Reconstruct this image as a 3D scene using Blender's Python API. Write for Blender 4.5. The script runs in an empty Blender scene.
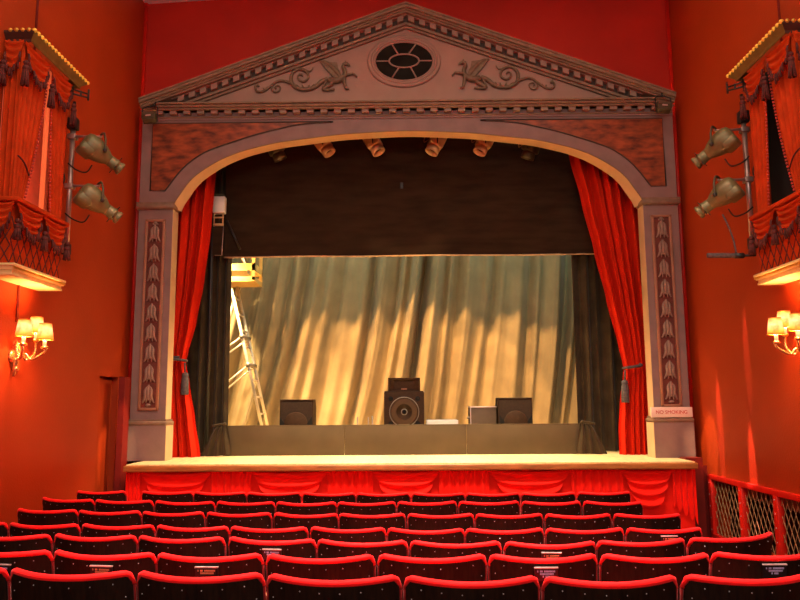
import bpy, bmesh, math, random
from math import pi, sin, cos, tan, atan2, sqrt, hypot
from mathutils import Vector as V, Matrix
random.seed(7)
SC = bpy.context.scene
COL = SC.collection

# ------------------------------------------------------------------ camera
F, YAW, PIT, ROL = 735.0, .0102, .1392, -.0066
EYE = V((-.008, 0, 1.76))
fw = V((-sin(YAW)*cos(PIT), cos(YAW)*cos(PIT), sin(PIT)))
rt = V((cos(YAW), sin(YAW), 0)); up = rt.cross(fw)
RR = cos(ROL)*rt + sin(ROL)*up; UU = -sin(ROL)*rt + cos(ROL)*up
cam = bpy.data.objects.new('camera', bpy.data.cameras.new('camera')); COL.objects.link(cam)
m = Matrix((RR, UU, -fw)).transposed().to_4x4(); m.translation = EYE
cam.matrix_world = m
cam.data.sensor_width = 36; cam.data.lens = F*36/800; cam.data.clip_end = 60
SC.camera = cam
def ray(px, py): return fw + RR*((px-400)/F) + UU*((300-py)/F)
def aY(px, py, Y): d = ray(px, py); return EYE + d*(Y/d.y)
def aZ(px, py, Z): d = ray(px, py); return EYE + d*((Z-EYE.z)/d.z)

# ------------------------------------------------------------------ materials
def mat(name, col, rough=.6, metal=0, var=.12, scale=8, bump=0, bscale=60, spec=.5, emit=None, estr=0, sheen=0, stretch=None, col2=None, detail=4):
    mt = bpy.data.materials.new(name); mt.use_nodes = True
    nt = mt.node_tree; b = nt.nodes['Principled BSDF']; L = nt.links
    tc = nt.nodes.new('ShaderNodeTexCoord'); mp = nt.nodes.new('ShaderNodeMapping')
    L.new(tc.outputs['Object'], mp.inputs['Vector'])
    if stretch: mp.inputs['Scale'].default_value = stretch
    n = nt.nodes.new('ShaderNodeTexNoise'); n.inputs['Scale'].default_value = scale; n.inputs['Detail'].default_value = detail
    L.new(mp.outputs['Vector'], n.inputs['Vector'])
    r = nt.nodes.new('ShaderNodeValToRGB')
    c2 = col2 or tuple(min(1, c*(1+var)) for c in col)
    c1 = tuple(c*(1-var) for c in col) if not col2 else col
    r.color_ramp.elements[0].position = .32; r.color_ramp.elements[1].position = .68
    r.color_ramp.elements[0].color = (*c1, 1); r.color_ramp.elements[1].color = (*c2, 1)
    L.new(n.outputs['Fac'], r.inputs['Fac']); L.new(r.outputs['Color'], b.inputs['Base Color'])
    b.inputs['Roughness'].default_value = rough; b.inputs['Metallic'].default_value = metal
    b.inputs['Specular IOR Level'].default_value = spec
    if sheen: b.inputs['Sheen Weight'].default_value = sheen
    if emit: b.inputs['Emission Color'].default_value = (*emit, 1); b.inputs['Emission Strength'].default_value = estr
    if bump:
        n2 = nt.nodes.new('ShaderNodeTexNoise'); n2.inputs['Scale'].default_value = bscale; n2.inputs['Detail'].default_value = 3
        L.new(mp.outputs['Vector'], n2.inputs['Vector'])
        bp = nt.nodes.new('ShaderNodeBump'); bp.inputs['Strength'].default_value = bump; bp.inputs['Distance'].default_value = .02
        L.new(n2.outputs['Fac'], bp.inputs['Height']); L.new(bp.outputs['Normal'], b.inputs['Normal'])
    return mt
M = dict(
 wall=mat('red_wall', (.40,.042,.004), .55, var=.07, scale=1.5, bump=.15, bscale=55, spec=.35),
 wall_back=mat('deep_red_wall', (.48,.016,.006), .6, var=.12, scale=1.2, bump=.1, spec=.3),
 redtrim=mat('red_paint', (.66,.014,.006), .4, var=.08),
 redshade=mat('dull_red_paint', (.17,.006,.003), .5, var=.08),
 ceil=mat('ceiling_white', (.86,.86,.88), .7, var=.04),
 floor=mat('dark_carpet', (.10,.012,.010), .9, var=.3, scale=40),
 mauve=mat('mauve_paint', (.255,.165,.150), .6, var=.10, scale=5, bump=.08, bscale=30, spec=.3),
 pink=mat('pink_paint', (.36,.22,.175), .6, var=.07, scale=4, bump=.06, bscale=30, spec=.3),
 stone=mat('taupe_moulding', (.24,.15,.10), .55, var=.15, scale=12, bump=.1, spec=.35),
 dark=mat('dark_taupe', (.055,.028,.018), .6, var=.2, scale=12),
 cream=mat('cream_paint', (.66,.46,.27), .55, var=.07, scale=4, spec=.3),
 marble=mat('red_marble', (.085,.015,.005), .4, scale=5, col2=(.40,.085,.022), stretch=(1.0,1,2.6), detail=8),
 husk=mat('husk_plaster', (.30,.185,.14), .6, var=.12, scale=20),
 panelred=mat('panel_red_brown', (.15,.03,.018), .6, var=.2, scale=10),
 frameor=mat('panel_frame_salmon', (.36,.16,.09), .5, var=.1),
 griffin=mat('griffin_plaster', (.17,.105,.06), .55, var=.25, scale=25),
 glassdk=mat('dark_window_glass', (.012,.008,.005), .6, var=.4, scale=6, spec=.1),
 tab=mat('red_velvet', (.62,.020,.004), .8, var=.08, scale=3, spec=.12),
 skirt=mat('red_skirt_cloth', (.95,.012,.003), .7, var=.06, sheen=.05, spec=.2),
 boxcl=mat('box_curtain_red', (.50,.045,.006), .8, var=.15, spec=.1),
 fringe=mat('dark_fringe', (.10,.012,.008), .8, var=.4, scale=40),
 gimp=mat('crimson_braid', (.55,.05,.03), .6, var=.3, scale=40),
 black=mat('black_serge', (.034,.019,.011), .95, var=.25, scale=3, spec=.1, stretch=(.6,1,3)),
 leg=mat('dark_leg_velour', (.050,.034,.018), .9, var=.3, scale=4, spec=.15, sheen=.1),
 drape=mat('grey_green_drape', (.34,.265,.14), .75, var=.12, scale=3, sheen=.15, spec=.2, bump=.15, bscale=25),
 ground=mat('grey_groundrow', (.095,.068,.040), .7, var=.1, scale=3, spec=.2),
 stage=mat('stage_boards', (.80,.64,.33), .5, var=.18, scale=5, stretch=(8,.7,1)),
 nosing=mat('stage_nosing_wood', (.40,.16,.04), .45, var=.3, scale=5, stretch=(1,6,6)),
 seatwood=mat('dark_seat_back', (.004,.0022,.0014), .45, scale=7, col2=(.018,.008,.004), stretch=(9,9,.8), spec=.18),
 plush=mat('red_plush', (.95,.004,.005), .7, var=.12, scale=25, sheen=.08, spec=.2),
 plushdk=mat('crimson_plush', (.22,.004,.004), .75, var=.12, scale=25, sheen=.2, spec=.2),
 stud=mat('steel_nail', (.6,.62,.66), .3, metal=.6, var=.1),
 iron=mat('black_iron', (.02,.012,.01), .5, var=.2),
 arm=mat('brown_armrest', (.30,.10,.03), .45, var=.3, scale=10),
 plaque=mat('black_plaque', (.006,.006,.007), .3, var=.2),
 chrome=mat('pale_metal_edge', (.62,.5,.48), .35, metal=.5, var=.1),
 ltext=mat('pale_lettering', (.34,.36,.58), .5, var=.2),
 gtext=mat('gold_lettering', (.50,.22,.10), .5, var=.2),
 gold=mat('gold_leaf', (.72,.40,.06), .35, metal=.55, var=.2, scale=25),
 bead=mat('gilded_bead', (.95,.55,.08), .3, metal=.3, var=.12, emit=(1,.5,.05), estr=.12),  # weak emission adds a painted gleam to the gilding
 olivegold=mat('dull_gold_cornice', (.19,.115,.025), .5, metal=.2, var=.15, scale=12),
 creamgold=mat('cream_gold_moulding', (.85,.62,.26), .45, var=.1, scale=15),
 darkcorn=mat('dark_cornice_end', (.06,.02,.012), .5, var=.3),
 olive=mat('olive_grey_enamel', (.165,.14,.06), .42, metal=.25, var=.18, scale=10, spec=.5),
 olivedk=mat('dark_olive_enamel', (.075,.06,.03), .45, metal=.2, var=.2),
 pole=mat('bare_scaffold_tube', (.42,.30,.27), .35, metal=.7, var=.12),
 cable=mat('black_cable', (.012,.008,.007), .6),
 blackm=mat('black_metal', (.015,.012,.012), .45, var=.2),
 lens=mat('dark_lens', (.03,.03,.03), .1, spec=.8),
 tan=mat('lit_tan_enamel', (.62,.40,.20), .45, metal=.2, var=.2, scale=12),  # brightened tan stands in for the warm glow on the lanterns
 brass=mat('polished_brass', (.85,.55,.22), .25, metal=.8, var=.15),
 candle=mat('white_candle_tube', (.85,.7,.5), .5, var=.05, emit=(1,.6,.3), estr=.6),
 alu=mat('bare_aluminium', (.80,.72,.58), .35, metal=.35, var=.1),
 yellow=mat('yellow_timber_frame', (.85,.55,.16), .5, var=.12),
 white=mat('white_paint', (.8,.78,.74), .5, var=.05),
 spk=mat('speaker_carcass_brown', (.052,.026,.013), .7, var=.15, scale=20, spec=.2),
 cone=mat('speaker_cone', (.10,.05,.02), .75, var=.1),
 spkblack=mat('speaker_hole_black', (.004,.003,.003), .8),
 grillecloth=mat('dark_speaker_grille', (.035,.018,.010), .85, var=.25, scale=60),
 greyc=mat('grey_case', (.11,.07,.04), .6, var=.12),
 silver=mat('silver_ring', (.36,.32,.27), .35, metal=.5),
 tassel=mat('grey_cord', (.075,.06,.07), .7, var=.3, scale=40),
 sign=mat('cream_sign', (.85,.66,.56), .5, var=.05),
 signred=mat('red_lettering', (.55,.04,.02), .5),
 mesh=mat('brass_mesh', (.48,.30,.14), .45, metal=.3, var=.2, scale=20),
 duct=mat('dull_brown_duct', (.22,.12,.06), .6, var=.2),
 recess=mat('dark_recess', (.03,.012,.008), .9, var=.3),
 glowpanel=mat('pink_lit_panel', (.78,.14,.07), .6, var=.1, emit=(1,.10,.03), estr=.12),  # faint emission stands in for pink light on the panel
 glowtrim=mat('orange_lit_trim', (.9,.2,.06), .5, var=.1, emit=(1,.16,.05), estr=.4),  # emission stands in for the bright lit edge
 glass=mat('clear_glass', (.8,.8,.75), .1, spec=.8),
)
def shade_mat():
    mt = bpy.data.materials.new('lit_silk_shade'); mt.use_nodes = True; nt = mt.node_tree; L = nt.links
    b = nt.nodes['Principled BSDF']; b.inputs['Base Color'].default_value = (.9,.45,.10,1); b.inputs['Roughness'].default_value = .8
    tc = nt.nodes.new('ShaderNodeTexCoord'); sp = nt.nodes.new('ShaderNodeSeparateXYZ'); L.new(tc.outputs['Generated'], sp.inputs[0])
    r = nt.nodes.new('ShaderNodeValToRGB'); e = r.color_ramp.elements
    e[0].position = .0; e[0].color = (1,.12,.005,1); e[1].position = 1; e[1].color = (1,.22,.01,1)
    k = e.new(.16); k.color = (1,.22,.012,1); k = e.new(.58); k.color = (1,.64,.26,1)
    L.new(sp.outputs[2], r.inputs['Fac'])
    w = nt.nodes.new('ShaderNodeTexNoise'); w.inputs['Scale'].default_value = 3.2
    L.new(tc.outputs['Generated'], w.inputs['Vector'])
    mu = nt.nodes.new('ShaderNodeMath'); mu.operation = 'MULTIPLY_ADD'; mu.inputs[1].default_value = 4.5; mu.inputs[2].default_value = -.6
    L.new(w.outputs['Fac'], mu.inputs[0]); L.new(r.outputs['Color'], b.inputs['Emission Color']); L.new(mu.outputs[0], b.inputs['Emission Strength'])
    return mt
M['shade'] = shade_mat()

# ------------------------------------------------------------------ mesh builder
class MB:
    def __init__(s): s.v = []; s.f = []; s.sm = []
    def add(s, vs, fs, smooth=False):
        o = len(s.v); s.v += [tuple(p) for p in vs]; s.f += [tuple(i+o for i in f) for f in fs]; s.sm += [smooth]*len(fs); return s
    def box(s, x0, x1, y0, y1, z0, z1, mx=None):
        vs = [V((x,y,z)) for x in (x0,x1) for y in (y0,y1) for z in (z0,z1)]
        if mx is not None: vs = [mx @ p for p in vs]
        return s.add(vs, [(0,1,3,2),(4,6,7,5),(0,4,5,1),(2,3,7,6),(0,2,6,4),(1,5,7,3)])
    def rbox(s, x0, x1, y0, y1, z0, z1, b=.01, mx=None, seg=2):
        bm = bmesh.new(); bmesh.ops.create_cube(bm, size=1)
        for p in bm.verts: p.co = V(((x0+x1)/2+p.co.x*(x1-x0), (y0+y1)/2+p.co.y*(y1-y0), (z0+z1)/2+p.co.z*(z1-z0)))
        bmesh.ops.bevel(bm, geom=bm.edges[:], offset=b, segments=seg, affect='EDGES', profile=.5)
        bm.verts.index_update()
        vs = [mx @ p.co if mx is not None else p.co.copy() for p in bm.verts]
        s.add(vs, [tuple(q.index for q in f.verts) for f in bm.faces], True); bm.free(); return s
    def tube(s, path, r, n=8, closed=False, cap=True, smooth=True, sy=1.0):
        P = [V(p) for p in path]; k = len(P); vs = []; fs = []
        rs = r if isinstance(r, (list, tuple)) else [r]*k
        T = []
        for i in range(k):
            a = P[(i-1) % k] if (closed or i > 0) else P[i]; b = P[(i+1) % k] if (closed or i < k-1) else P[i]
            t = b-a; T.append(t.normalized() if t.length > 1e-9 else V((0,0,1)))
        nrm = T[0].orthogonal().normalized()
        if abs(T[0].z) < .9: nrm = (V((0,0,1))-T[0]*T[0].z).normalized()
        for i in range(k):
            nrm = (nrm - T[i]*nrm.dot(T[i]));
            nrm = nrm.normalized() if nrm.length > 1e-6 else T[i].orthogonal().normalized()
            bn = T[i].cross(nrm)
            for j in range(n):
                a = 2*pi*j/n; vs.append(P[i]+(nrm*cos(a)+bn*sin(a)*sy)*rs[i])
        K = k if closed else k-1
        for i in range(K):
            for j in range(n):
                a = i*n+j; b = i*n+(j+1) % n; c = ((i+1) % k)*n+(j+1) % n; d = ((i+1) % k)*n+j
                fs.append((a,b,c,d))
        if cap and not closed: fs += [tuple(range(n-1,-1,-1)), tuple(range((k-1)*n, k*n))]
        return s.add(vs, fs, smooth)
    def lathe(s, prof, mx=None, n=16, cap=True, smooth=True):
        mx = mx if mx is not None else Matrix.Identity(4); vs = []; fs = []
        for r, z in prof:
            for j in range(n): a = 2*pi*j/n; vs.append(mx @ V((r*cos(a), r*sin(a), z)))
        for i in range(len(prof)-1):
            for j in range(n): fs.append((i*n+j, i*n+(j+1) % n, (i+1)*n+(j+1) % n, (i+1)*n+j))
        if cap: fs += [tuple(range(n-1,-1,-1)), tuple(range((len(prof)-1)*n, len(prof)*n))]
        return s.add(vs, fs, smooth)
    def prism(s, poly, y0, y1, mp=None):
        """polygon of (a,b) swept between y0 and y1; mp maps (a,y,b) to a point"""
        mp = mp or (lambda a, y, b: V((a,y,b))); n = len(poly)
        vs = [mp(a,y0,b) for a,b in poly]+[mp(a,y1,b) for a,b in poly]
        fs = [tuple(range(n)), tuple(range(2*n-1,n-1,-1))]+[(i,i+n,(i+1) % n+n,(i+1) % n) for i in range(n)]
        return s.add(vs, fs)
    def grid(s, fn, nu, nv, smooth=True):
        vs = [fn(i/nu, j/nv) for j in range(nv+1) for i in range(nu+1)]
        fs = [(j*(nu+1)+i, j*(nu+1)+i+1, (j+1)*(nu+1)+i+1, (j+1)*(nu+1)+i) for j in range(nv) for i in range(nu)]
        return s.add(vs, fs, smooth)
    def ball(s, c, r, n=8, m=6, sc=(1,1,1)):
        return s.add(*ball_vf(c, r, n, m, sc), True)
    def mesh(s, name):
        me = bpy.data.meshes.new(name); me.from_pydata(s.v, [], s.f)
        bm = bmesh.new(); bm.from_mesh(me); bmesh.ops.recalc_face_normals(bm, faces=bm.faces[:]); bm.to_mesh(me); bm.free()
        for p, q in zip(me.polygons, s.sm): p.use_smooth = q
        me.update(); return me
    def build(s, name, material, parent=None, solid=0, loc=None):
        o = bpy.data.objects.new(name, s.mesh(name)); COL.objects.link(o); o.data.materials.append(material)
        if loc is not None:      # put the origin at loc, shape stays where it is
            o.data.transform(Matrix.Translation(-V(loc))); o.location = loc
        if parent is not None:
            o.parent = parent
            # shapes are given in world space for things whose empty stands off the origin
        if solid:
            md = o.modifiers.new('thickness', 'SOLIDIFY'); md.thickness = solid; md.offset = 0
        return o
def ball_vf(c, r, n, m, sc):
    vs = [V(c)+V((0,0,r*sc[2]))]
    for i in range(1, m):
        t = pi*i/m
        for j in range(n): a = 2*pi*j/n; vs.append(V(c)+V((r*sin(t)*cos(a)*sc[0], r*sin(t)*sin(a)*sc[1], r*cos(t)*sc[2])))
    vs.append(V(c)-V((0,0,r*sc[2]))); fs = []
    for j in range(n): fs.append((0, 1+j, 1+(j+1) % n)); fs.append((len(vs)-1, 1+(m-2)*n+(j+1) % n, 1+(m-2)*n+j))
    for i in range(m-2):
        for j in range(n): a = 1+i*n+j; b = 1+i*n+(j+1) % n; fs.append((a, a+n, b+n, b))
    return vs, fs
def thing(name, label, cat, loc=(0,0,0), group=None):
    o = bpy.data.objects.new(name, None); COL.objects.link(o); o.location = loc; o.empty_display_size = .1
    o['label'] = label; o['category'] = cat
    if group: o['group'] = group
    return o
def tag(o, label, cat, group=None):
    o['label'] = label; o['category'] = cat
    if group: o['group'] = group
    return o
def struct(o): o['kind'] = 'structure'; return o
def part(mb, name, material, root, solid=0):
    """mb in world space, root an empty (or a part of one): keep the shape where it is"""
    o = mb.build(name, material, None, solid)
    off = V((0,0,0)); r = root
    while r is not None: off += V(r.location); r = r.parent
    o.data.transform(Matrix.Translation(-off)); o.parent = root
    return o
def lookat(d, upv=V((0,0,1))):
    """matrix whose +Z is d"""
    z = V(d).normalized(); x = upv.cross(z)
    x = x.normalized() if x.length > 1e-6 else V((1,0,0)); y = z.cross(x)
    return Matrix((x,y,z)).transposed().to_4x4()
def at(p, d): mx = lookat(d); mx.translation = V(p); return mx
def smooth_path(pts, sub=4):
    P = [V(p) for p in pts]; out = []
    for i in range(len(P)-1):
        a = P[max(i-1,0)]; b = P[i]; c = P[i+1]; d = P[min(i+2,len(P)-1)]
        for k in range(sub):
            t = k/sub; out.append(.5*((2*b)+(c-a)*t+(2*a-5*b+4*c-d)*t*t+(3*b-a-3*c+d)*t**3))
    out.append(P[-1]); return out
def lerp_table(tab, z):
    """tab sorted by rising key"""
    if z <= tab[0][0]: return tab[0][1]
    for (a,x),(b,y) in zip(tab, tab[1:]):
        if z <= b: t = (z-a)/(b-a); t = t*t*(3-2*t)*.4+t*.6; return x+(y-x)*t
    return tab[-1][1]

# ------------------------------------------------------------------ the room
WX = 3.75; YB = 9.86; ZC = 7.60; YR = -4.0
def floorz(y):
    return lerp_table([(2.9,.24),(3.4,.21),(4.1,.16),(4.8,.08),(5.6,.035),(6.4,.015),(8.2,0),(9,0)], y)
fl = MB()
fl.grid(lambda u, v: V((-WX-.2+(2*WX+.4)*u, YR+(9.9-YR)*v, floorz(YR+(9.9-YR)*v))), 2, 70)
struct(fl.build('floor', M['floor']))
struct(MB().box(-WX-.2, WX+.2, YR, 15.2, ZC, ZC+.1).build('ceiling', M['ceil']))
# left wall with a shallow recessed doorway
DY0, DY1, DZ = 8.93, 9.50, 2.11
w = MB(); w.box(-WX-.2, -WX, YR, DY0, -.1, ZC); w.box(-WX-.2, -WX, DY1, YB, -.1, ZC); w.box(-WX-.2, -WX, DY0, DY1, DZ, ZC); w.box(-WX-.2, -WX-.11, DY0, DY1, -.1, DZ)
struct(w.build('wall_left', M['wall']))
d = MB(); d.rbox(-WX-.11, -WX-.075, DY0+.01, DY1-.01, .02, DZ-.02, .006)
struct(d.build('door_1', M['wall']))
# right wall with the opening behind the mesh screens
GY0, GY1, GZ0, GZ1 = 6.3, 9.40, .12, .835
w = MB(); w.box(WX, WX+.2, YR, GY0, -.1, ZC); w.box(WX, WX+.2, GY1, YB, -.1, ZC); w.box(WX, WX+.2, GY0, GY1, GZ1, ZC); w.box(WX, WX+.2, GY0, GY1, -.1, GZ0)
struct(w.build('wall_right', M['wall']))
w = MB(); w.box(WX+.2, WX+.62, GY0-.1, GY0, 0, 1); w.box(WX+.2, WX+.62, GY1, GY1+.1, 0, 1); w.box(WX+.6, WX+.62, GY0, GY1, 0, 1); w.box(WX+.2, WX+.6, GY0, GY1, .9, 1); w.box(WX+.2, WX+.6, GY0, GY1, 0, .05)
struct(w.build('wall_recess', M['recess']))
struct(MB().box(-WX-.2, WX+.2, YR-.1, YR, -.1, ZC).build('wall_back', M['wall']))
# proscenium wall behind the frame (opening left free)
w = MB(); w.box(-WX-.2, -3.2, YB, YB+.06, -.1, ZC); w.box(3.2, WX+.2, YB, YB+.06, -.1, ZC); w.box(-3.2, 3.2, YB, YB+.06, 5.6, ZC)
struct(w.build('wall_front', M['wall_back']))
# red corner strips beside the pilasters, pale cove at the ceiling
for s, nm in ((-1,'trim_1'),(1,'trim_2')):
    struct(MB().tube([(s*(WX-.02),YB-.015,1.0),(s*(WX-.02),YB-.015,ZC)], .028, 8).build(nm, M['redtrim']))
struct(MB().prism([(-WX,7.475),(-2.35,7.555),(-2.35,7.595),(-WX,7.595)], YB-.12, YB).build('trim_3', M['ceil']))
# conduits running up the side walls
for s, nm in ((-1,'trim_4'),(1,'trim_5')):
    struct(MB().tube([(s*(WX-.008),6.94,2.55),(s*(WX-.008),6.94,2.93)], .014, 6).tube([(s*(WX-.008),6.94,5.25),(s*(WX-.008),6.94,ZC)], .012, 6).build(nm, M['redshade']))
# stage house
w = MB(); w.box(-6.2, 6.2, 14.6, 14.7, 0, ZC); w.box(-6.3, -6.2, YB, 14.7, 0, ZC); w.box(6.2, 6.3, YB, 14.7, 0, ZC); w.box(-6.3,-WX-.2,YB,YB+.06,0,ZC); w.box(WX+.2,6.3,YB,YB+.06,0,ZC); w.box(-6.3, 6.3, YB+.06, 14.7, ZC-.02, ZC-.001)
struct(w.build('wall_stage', M['black']))
ZS = 1.045; YF = 9.0; XS = 3.41
sd = MB(); sd.box(-XS, XS, YF, YB, ZS-.09, ZS); sd.box(-6.2, 6.2, YB, 14.6, ZS-.09, ZS)
struct(sd.build('stage_floor', M['stage']))
struct(MB().rbox(-XS-.02, XS+.02, YF-.05, YF+.0, ZS-.085, ZS-.012, .012).build('trim_6', M['nosing']))
struct(MB().box(-3.66, -3.585, 9.30, 9.48, 0, DZ).box(-WX, -XS, 9.50, 9.52, 0, ZS-.09).box(XS, 3.62, 9.3, 9.5, 0, ZS+.02).box(3.6, WX, 9.50, 9.52, 0, ZS-.09).box(-XS, XS, 9.12, 9.16, 0, ZS-.09).build('wall_apron', M['redshade']))

# ------------------------------------------------------------------ swags
def swag_grid(P0, P1, drop, depth, folds, n=14, m=10, topdrop=.02, nrm=V((0,-1,0)), amp=.018, flat=False):
    """a cloth swag hung between P0 and P1"""
    P0, P1 = V(P0), V(P1)
    def fn(u, v):
        sag = 1-abs(2*u-1)**2.0
        w_ = v*drop*(.30+.70*sag) if not flat else v*drop
        p = P0.lerp(P1, u); pinch = (u-.5)*-.22*v*(1-sag)
        p = p+(P1-P0)*pinch
        ph = v*folds*2*pi*(.55+.45*sag)
        off = depth*(.35+sag*(v**.8)*.9)+amp*sin(ph)*(.25+.75*sag)
        return p+nrm*off-V((0,0,topdrop*sag+w_))
    return fn
def pleat_grid(P0, P1, drop, folds, amp, nrm=V((0,-1,0)), off=.03, tail=0.0, zig=0.0):
    P0, P1 = V(P0), V(P1)
    def fn(u, v):
        p = P0.lerp(P1, u)
        a = amp*sin(u*folds*2*pi)
        dz = v*drop*(1+tail*(u-.5)*2)+zig*v*abs(((u*folds) % 1)-.5)
        return p+nrm*(off+a)-V((0,0,dz))
    return fn

# stage skirt: swags and pleated tails along the apron
sk = thing('stage_skirt', 'bright red swagged cloth skirt along the front of the stage', 'stage skirt', (0,9.1,0))
part(MB().grid(lambda u, v: V((-XS+2*XS*u, 9.105, .95-v*.95)), 2, 2), 'backing_cloth', M['skirt'], sk)
xs = [-3.41,-3.27,-2.38,-1.93,-.97,-.46,.375,.935,1.96,2.54,3.17,3.41]
for i in range(len(xs)-1):
    a, b = xs[i], xs[i+1]
    if i % 2 == 0:
        last = i == 10
        mb = MB().grid(pleat_grid((a-.02,9.075,.955), (b+.02,9.075,.955), .46 if last else .40, 4 if b-a < .3 else 6, .018, off=.012, tail=.22 if last else 0, zig=.2 if last else 0), 60, 6)
        part(mb, 'pleated_tail', M['skirt'], sk)
    else:
        mb = MB().grid(swag_grid((a,9.085,.955),(b,9.085,.955), .44, .06, 3.6, amp=.030), 26, 34)
        part(mb, 'swag', M['skirt'], sk)

# ------------------------------------------------------------------ proscenium arch
YP = 9.65; PB = YB+.01
pro = thing('proscenium_arch', 'mauve and cream proscenium arch with pediment framing the stage', 'proscenium arch', (0,YP,ZS))
ARC = [(0,5.445),(.3,5.437),(.6,5.422),(.96,5.398),(1.4,5.345),(1.75,5.300),(2.0,5.245),(2.27,5.172),(2.56,5.05),(2.82,4.884),(2.96,4.752),(3.06,4.605),(3.135,4.49),(3.172,4.40)]
arc = [V((-x,0,z)) for x,z in ARC[::-1]]+[V((x,0,z)) for x,z in ARC[1:]]
arc = smooth_path([(p.x,0,p.z) for p in arc], 3)
ZT = 5.66; XO = 3.635; XI = 3.172
mb = MB()
vs = [V((p.x,YP,p.z)) for p in arc]+[V((p.x,YP,ZT)) for p in arc]; n = len(arc)
mb.add(vs, [(i,i+1,i+1+n,i+n) for i in range(n-1)])
mb.box(-XO,-XI,YP,PB,4.40,ZT); mb.box(XI,XO,YP,PB,4.40,ZT); mb.box(-XI,XI,YP+.02,PB,5.5,ZT)
part(mb, 'arch_face', M['mauve'], pro)
mb = MB(); b0 = [V((p.x,YP-.004,p.z)) for p in arc]; b1 = [V((p.x*.985,PB,p.z-.0)) for p in arc]
mb.add(b0+b1, [(i,i+1,i+1+n,i+n) for i in range(n-1)], True)
part(mb, 'arch_soffit', M['cream'], pro)
part(MB().tube([(p.x*1.003,YP-.002,p.z+.008) for p in arc], .007, 6), 'arch_bead', M['stone'], pro)
SPA = [(1.01,5.590),(1.30,5.572),(1.55,5.546),(1.76,5.497),(2.05,5.424),(2.30,5.345),(2.60,5.242),(2.83,5.136),(3.07,4.935),(3.29,4.635)]
for s in (-1,1):
    cv = [(p.x,p.z) for p in smooth_path([(s*x,0,z) for x,z in SPA],3)]
    poly = cv+[(s*3.49,4.635),(s*3.49,5.590)]
    part(MB().prism(poly, YP-.012, YP+.005), 'spandrel_panel', M['marble'], pro)
    ou = [(x,YP-.008,z) for x,z in poly]
    part(MB().tube(ou, .011, 5, closed=True), 'spandrel_border', M['dark'], pro)  # dark outline gives the proud panel a recessed look
# pilasters
for s in (-1,1):
    xa, xb = sorted((s*XI, s*XO))
    pil = part(MB().box(xa,xb,YP,PB,1.5,4.42), 'pilaster', M['mauve'], pro)
    ix = s*XI
    part(MB().box(min(ix,ix-s*.006),max(ix,ix-s*.006),YP+.004,PB,1.5,4.42), 'reveal', M['cream'], pil)
    pl = MB(); pl.box(min(s*(XI-.035),s*(XO+.012)),max(s*(XI-.035),s*(XO+.012)),YP-.07,PB+.02,ZS,1.50)
    pl = part(pl, 'plinth', M['mauve'], pil)
    pm = MB(); pm.rbox(min(s*(XI-.045),s*(XO+.02)),max(s*(XI-.045),s*(XO+.02)),YP-.085,PB+.02,1.495,1.545,.016)
    pm.box(min(s*(XI-.02),s*(XO+.01)),max(s*(XI-.02),s*(XO+.01)),YP-.03,PB+.02,1.545,1.57)
    part(pm, 'plinth_moulding', M['stone'], pil)
    cx0 = s*(XI-.035)
    part(MB().box(min(cx0-s*.004,cx0),max(cx0-s*.004,cx0),YP-.065,PB+.0,ZS+.003,1.49), 'plinth_reveal', M['cream'], pil)
    cp = MB(); cp.rbox(min(s*(XI-.03),s*(XO+.035)),max(s*(XI-.03),s*(XO+.035)),YP-.05,PB+.02,4.375,4.455,.028); cp.box(min(s*(XI-.02),s*(XO+.03)),max(s*(XI-.02),s*(XO+.03)),YP-.03,PB+.02,4.45,4.475)
    part(cp, 'capital_band', M['stone'], pil)
    px0, px1, pz0, pz1 = 3.262, 3.532, 1.685, 4.235
    fr = MB()
    for (a,b,c,e) in ((px0,px0+.036,pz0,pz1),(px1-.036,px1,pz0,pz1),(px0,px1,pz0,pz0+.036),(px0,px1,pz1-.036,pz1)):
        fr.rbox(min(s*a,s*b),max(s*a,s*b),YP-.03,YP+.01,c,e,.009)
    part(fr, 'panel_frame', M['frameor'], pil)
    part(MB().box(min(s*px0,s*px1)+.02,max(s*px0,s*px1)-.02,YP-.006,YP+.006,pz0+.02,pz1-.02), 'panel_field', M['panelred'], pil)
    xc = s*(px0+px1)/2
    for k in range(9):
        zt = 4.16-k*.268; h = MB()
        h.tube(smooth_path([(xc,YP-.02,zt),(xc,YP-.035,zt-.06),(xc,YP-.035,zt-.13),(xc,YP-.03,zt-.20)],3), [.012+.012*sin(pi*i/9) for i in range(10)], 6)
        for e in (-1,1):
            h.tube(smooth_path([(xc+e*.010,YP-.015,zt-.02),(xc+e*.040,YP-.025,zt-.07),(xc+e*.037,YP-.03,zt-.14),(xc+e*.052,YP-.025,zt-.19),(xc+e*.076,YP-.018,zt-.235)],3), [.010+.012*sin(pi*min(1,i/11)) for i in range(13)], 6)
            h.tube(smooth_path([(xc+e*.006,YP-.02,zt-.12),(xc+e*.022,YP-.032,zt-.17),(xc+e*.026,YP-.022,zt-.24)],3), [.008,.010,.012,.012,.010,.008,.004], 6)
        if k == 0: h.ball((xc,YP-.015,zt+.025), .024, 8, 5); h.ball((xc-.026,YP-.015,zt+.01), .016, 7, 5); h.ball((xc+.026,YP-.015,zt+.01), .016, 7, 5)
        if k == 8: h.ball((xc,YP-.012,zt-.262), .03, 8, 5, (1.3,.8,.7))
        part(h, 'husk', M['husk'], pil)
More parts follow.
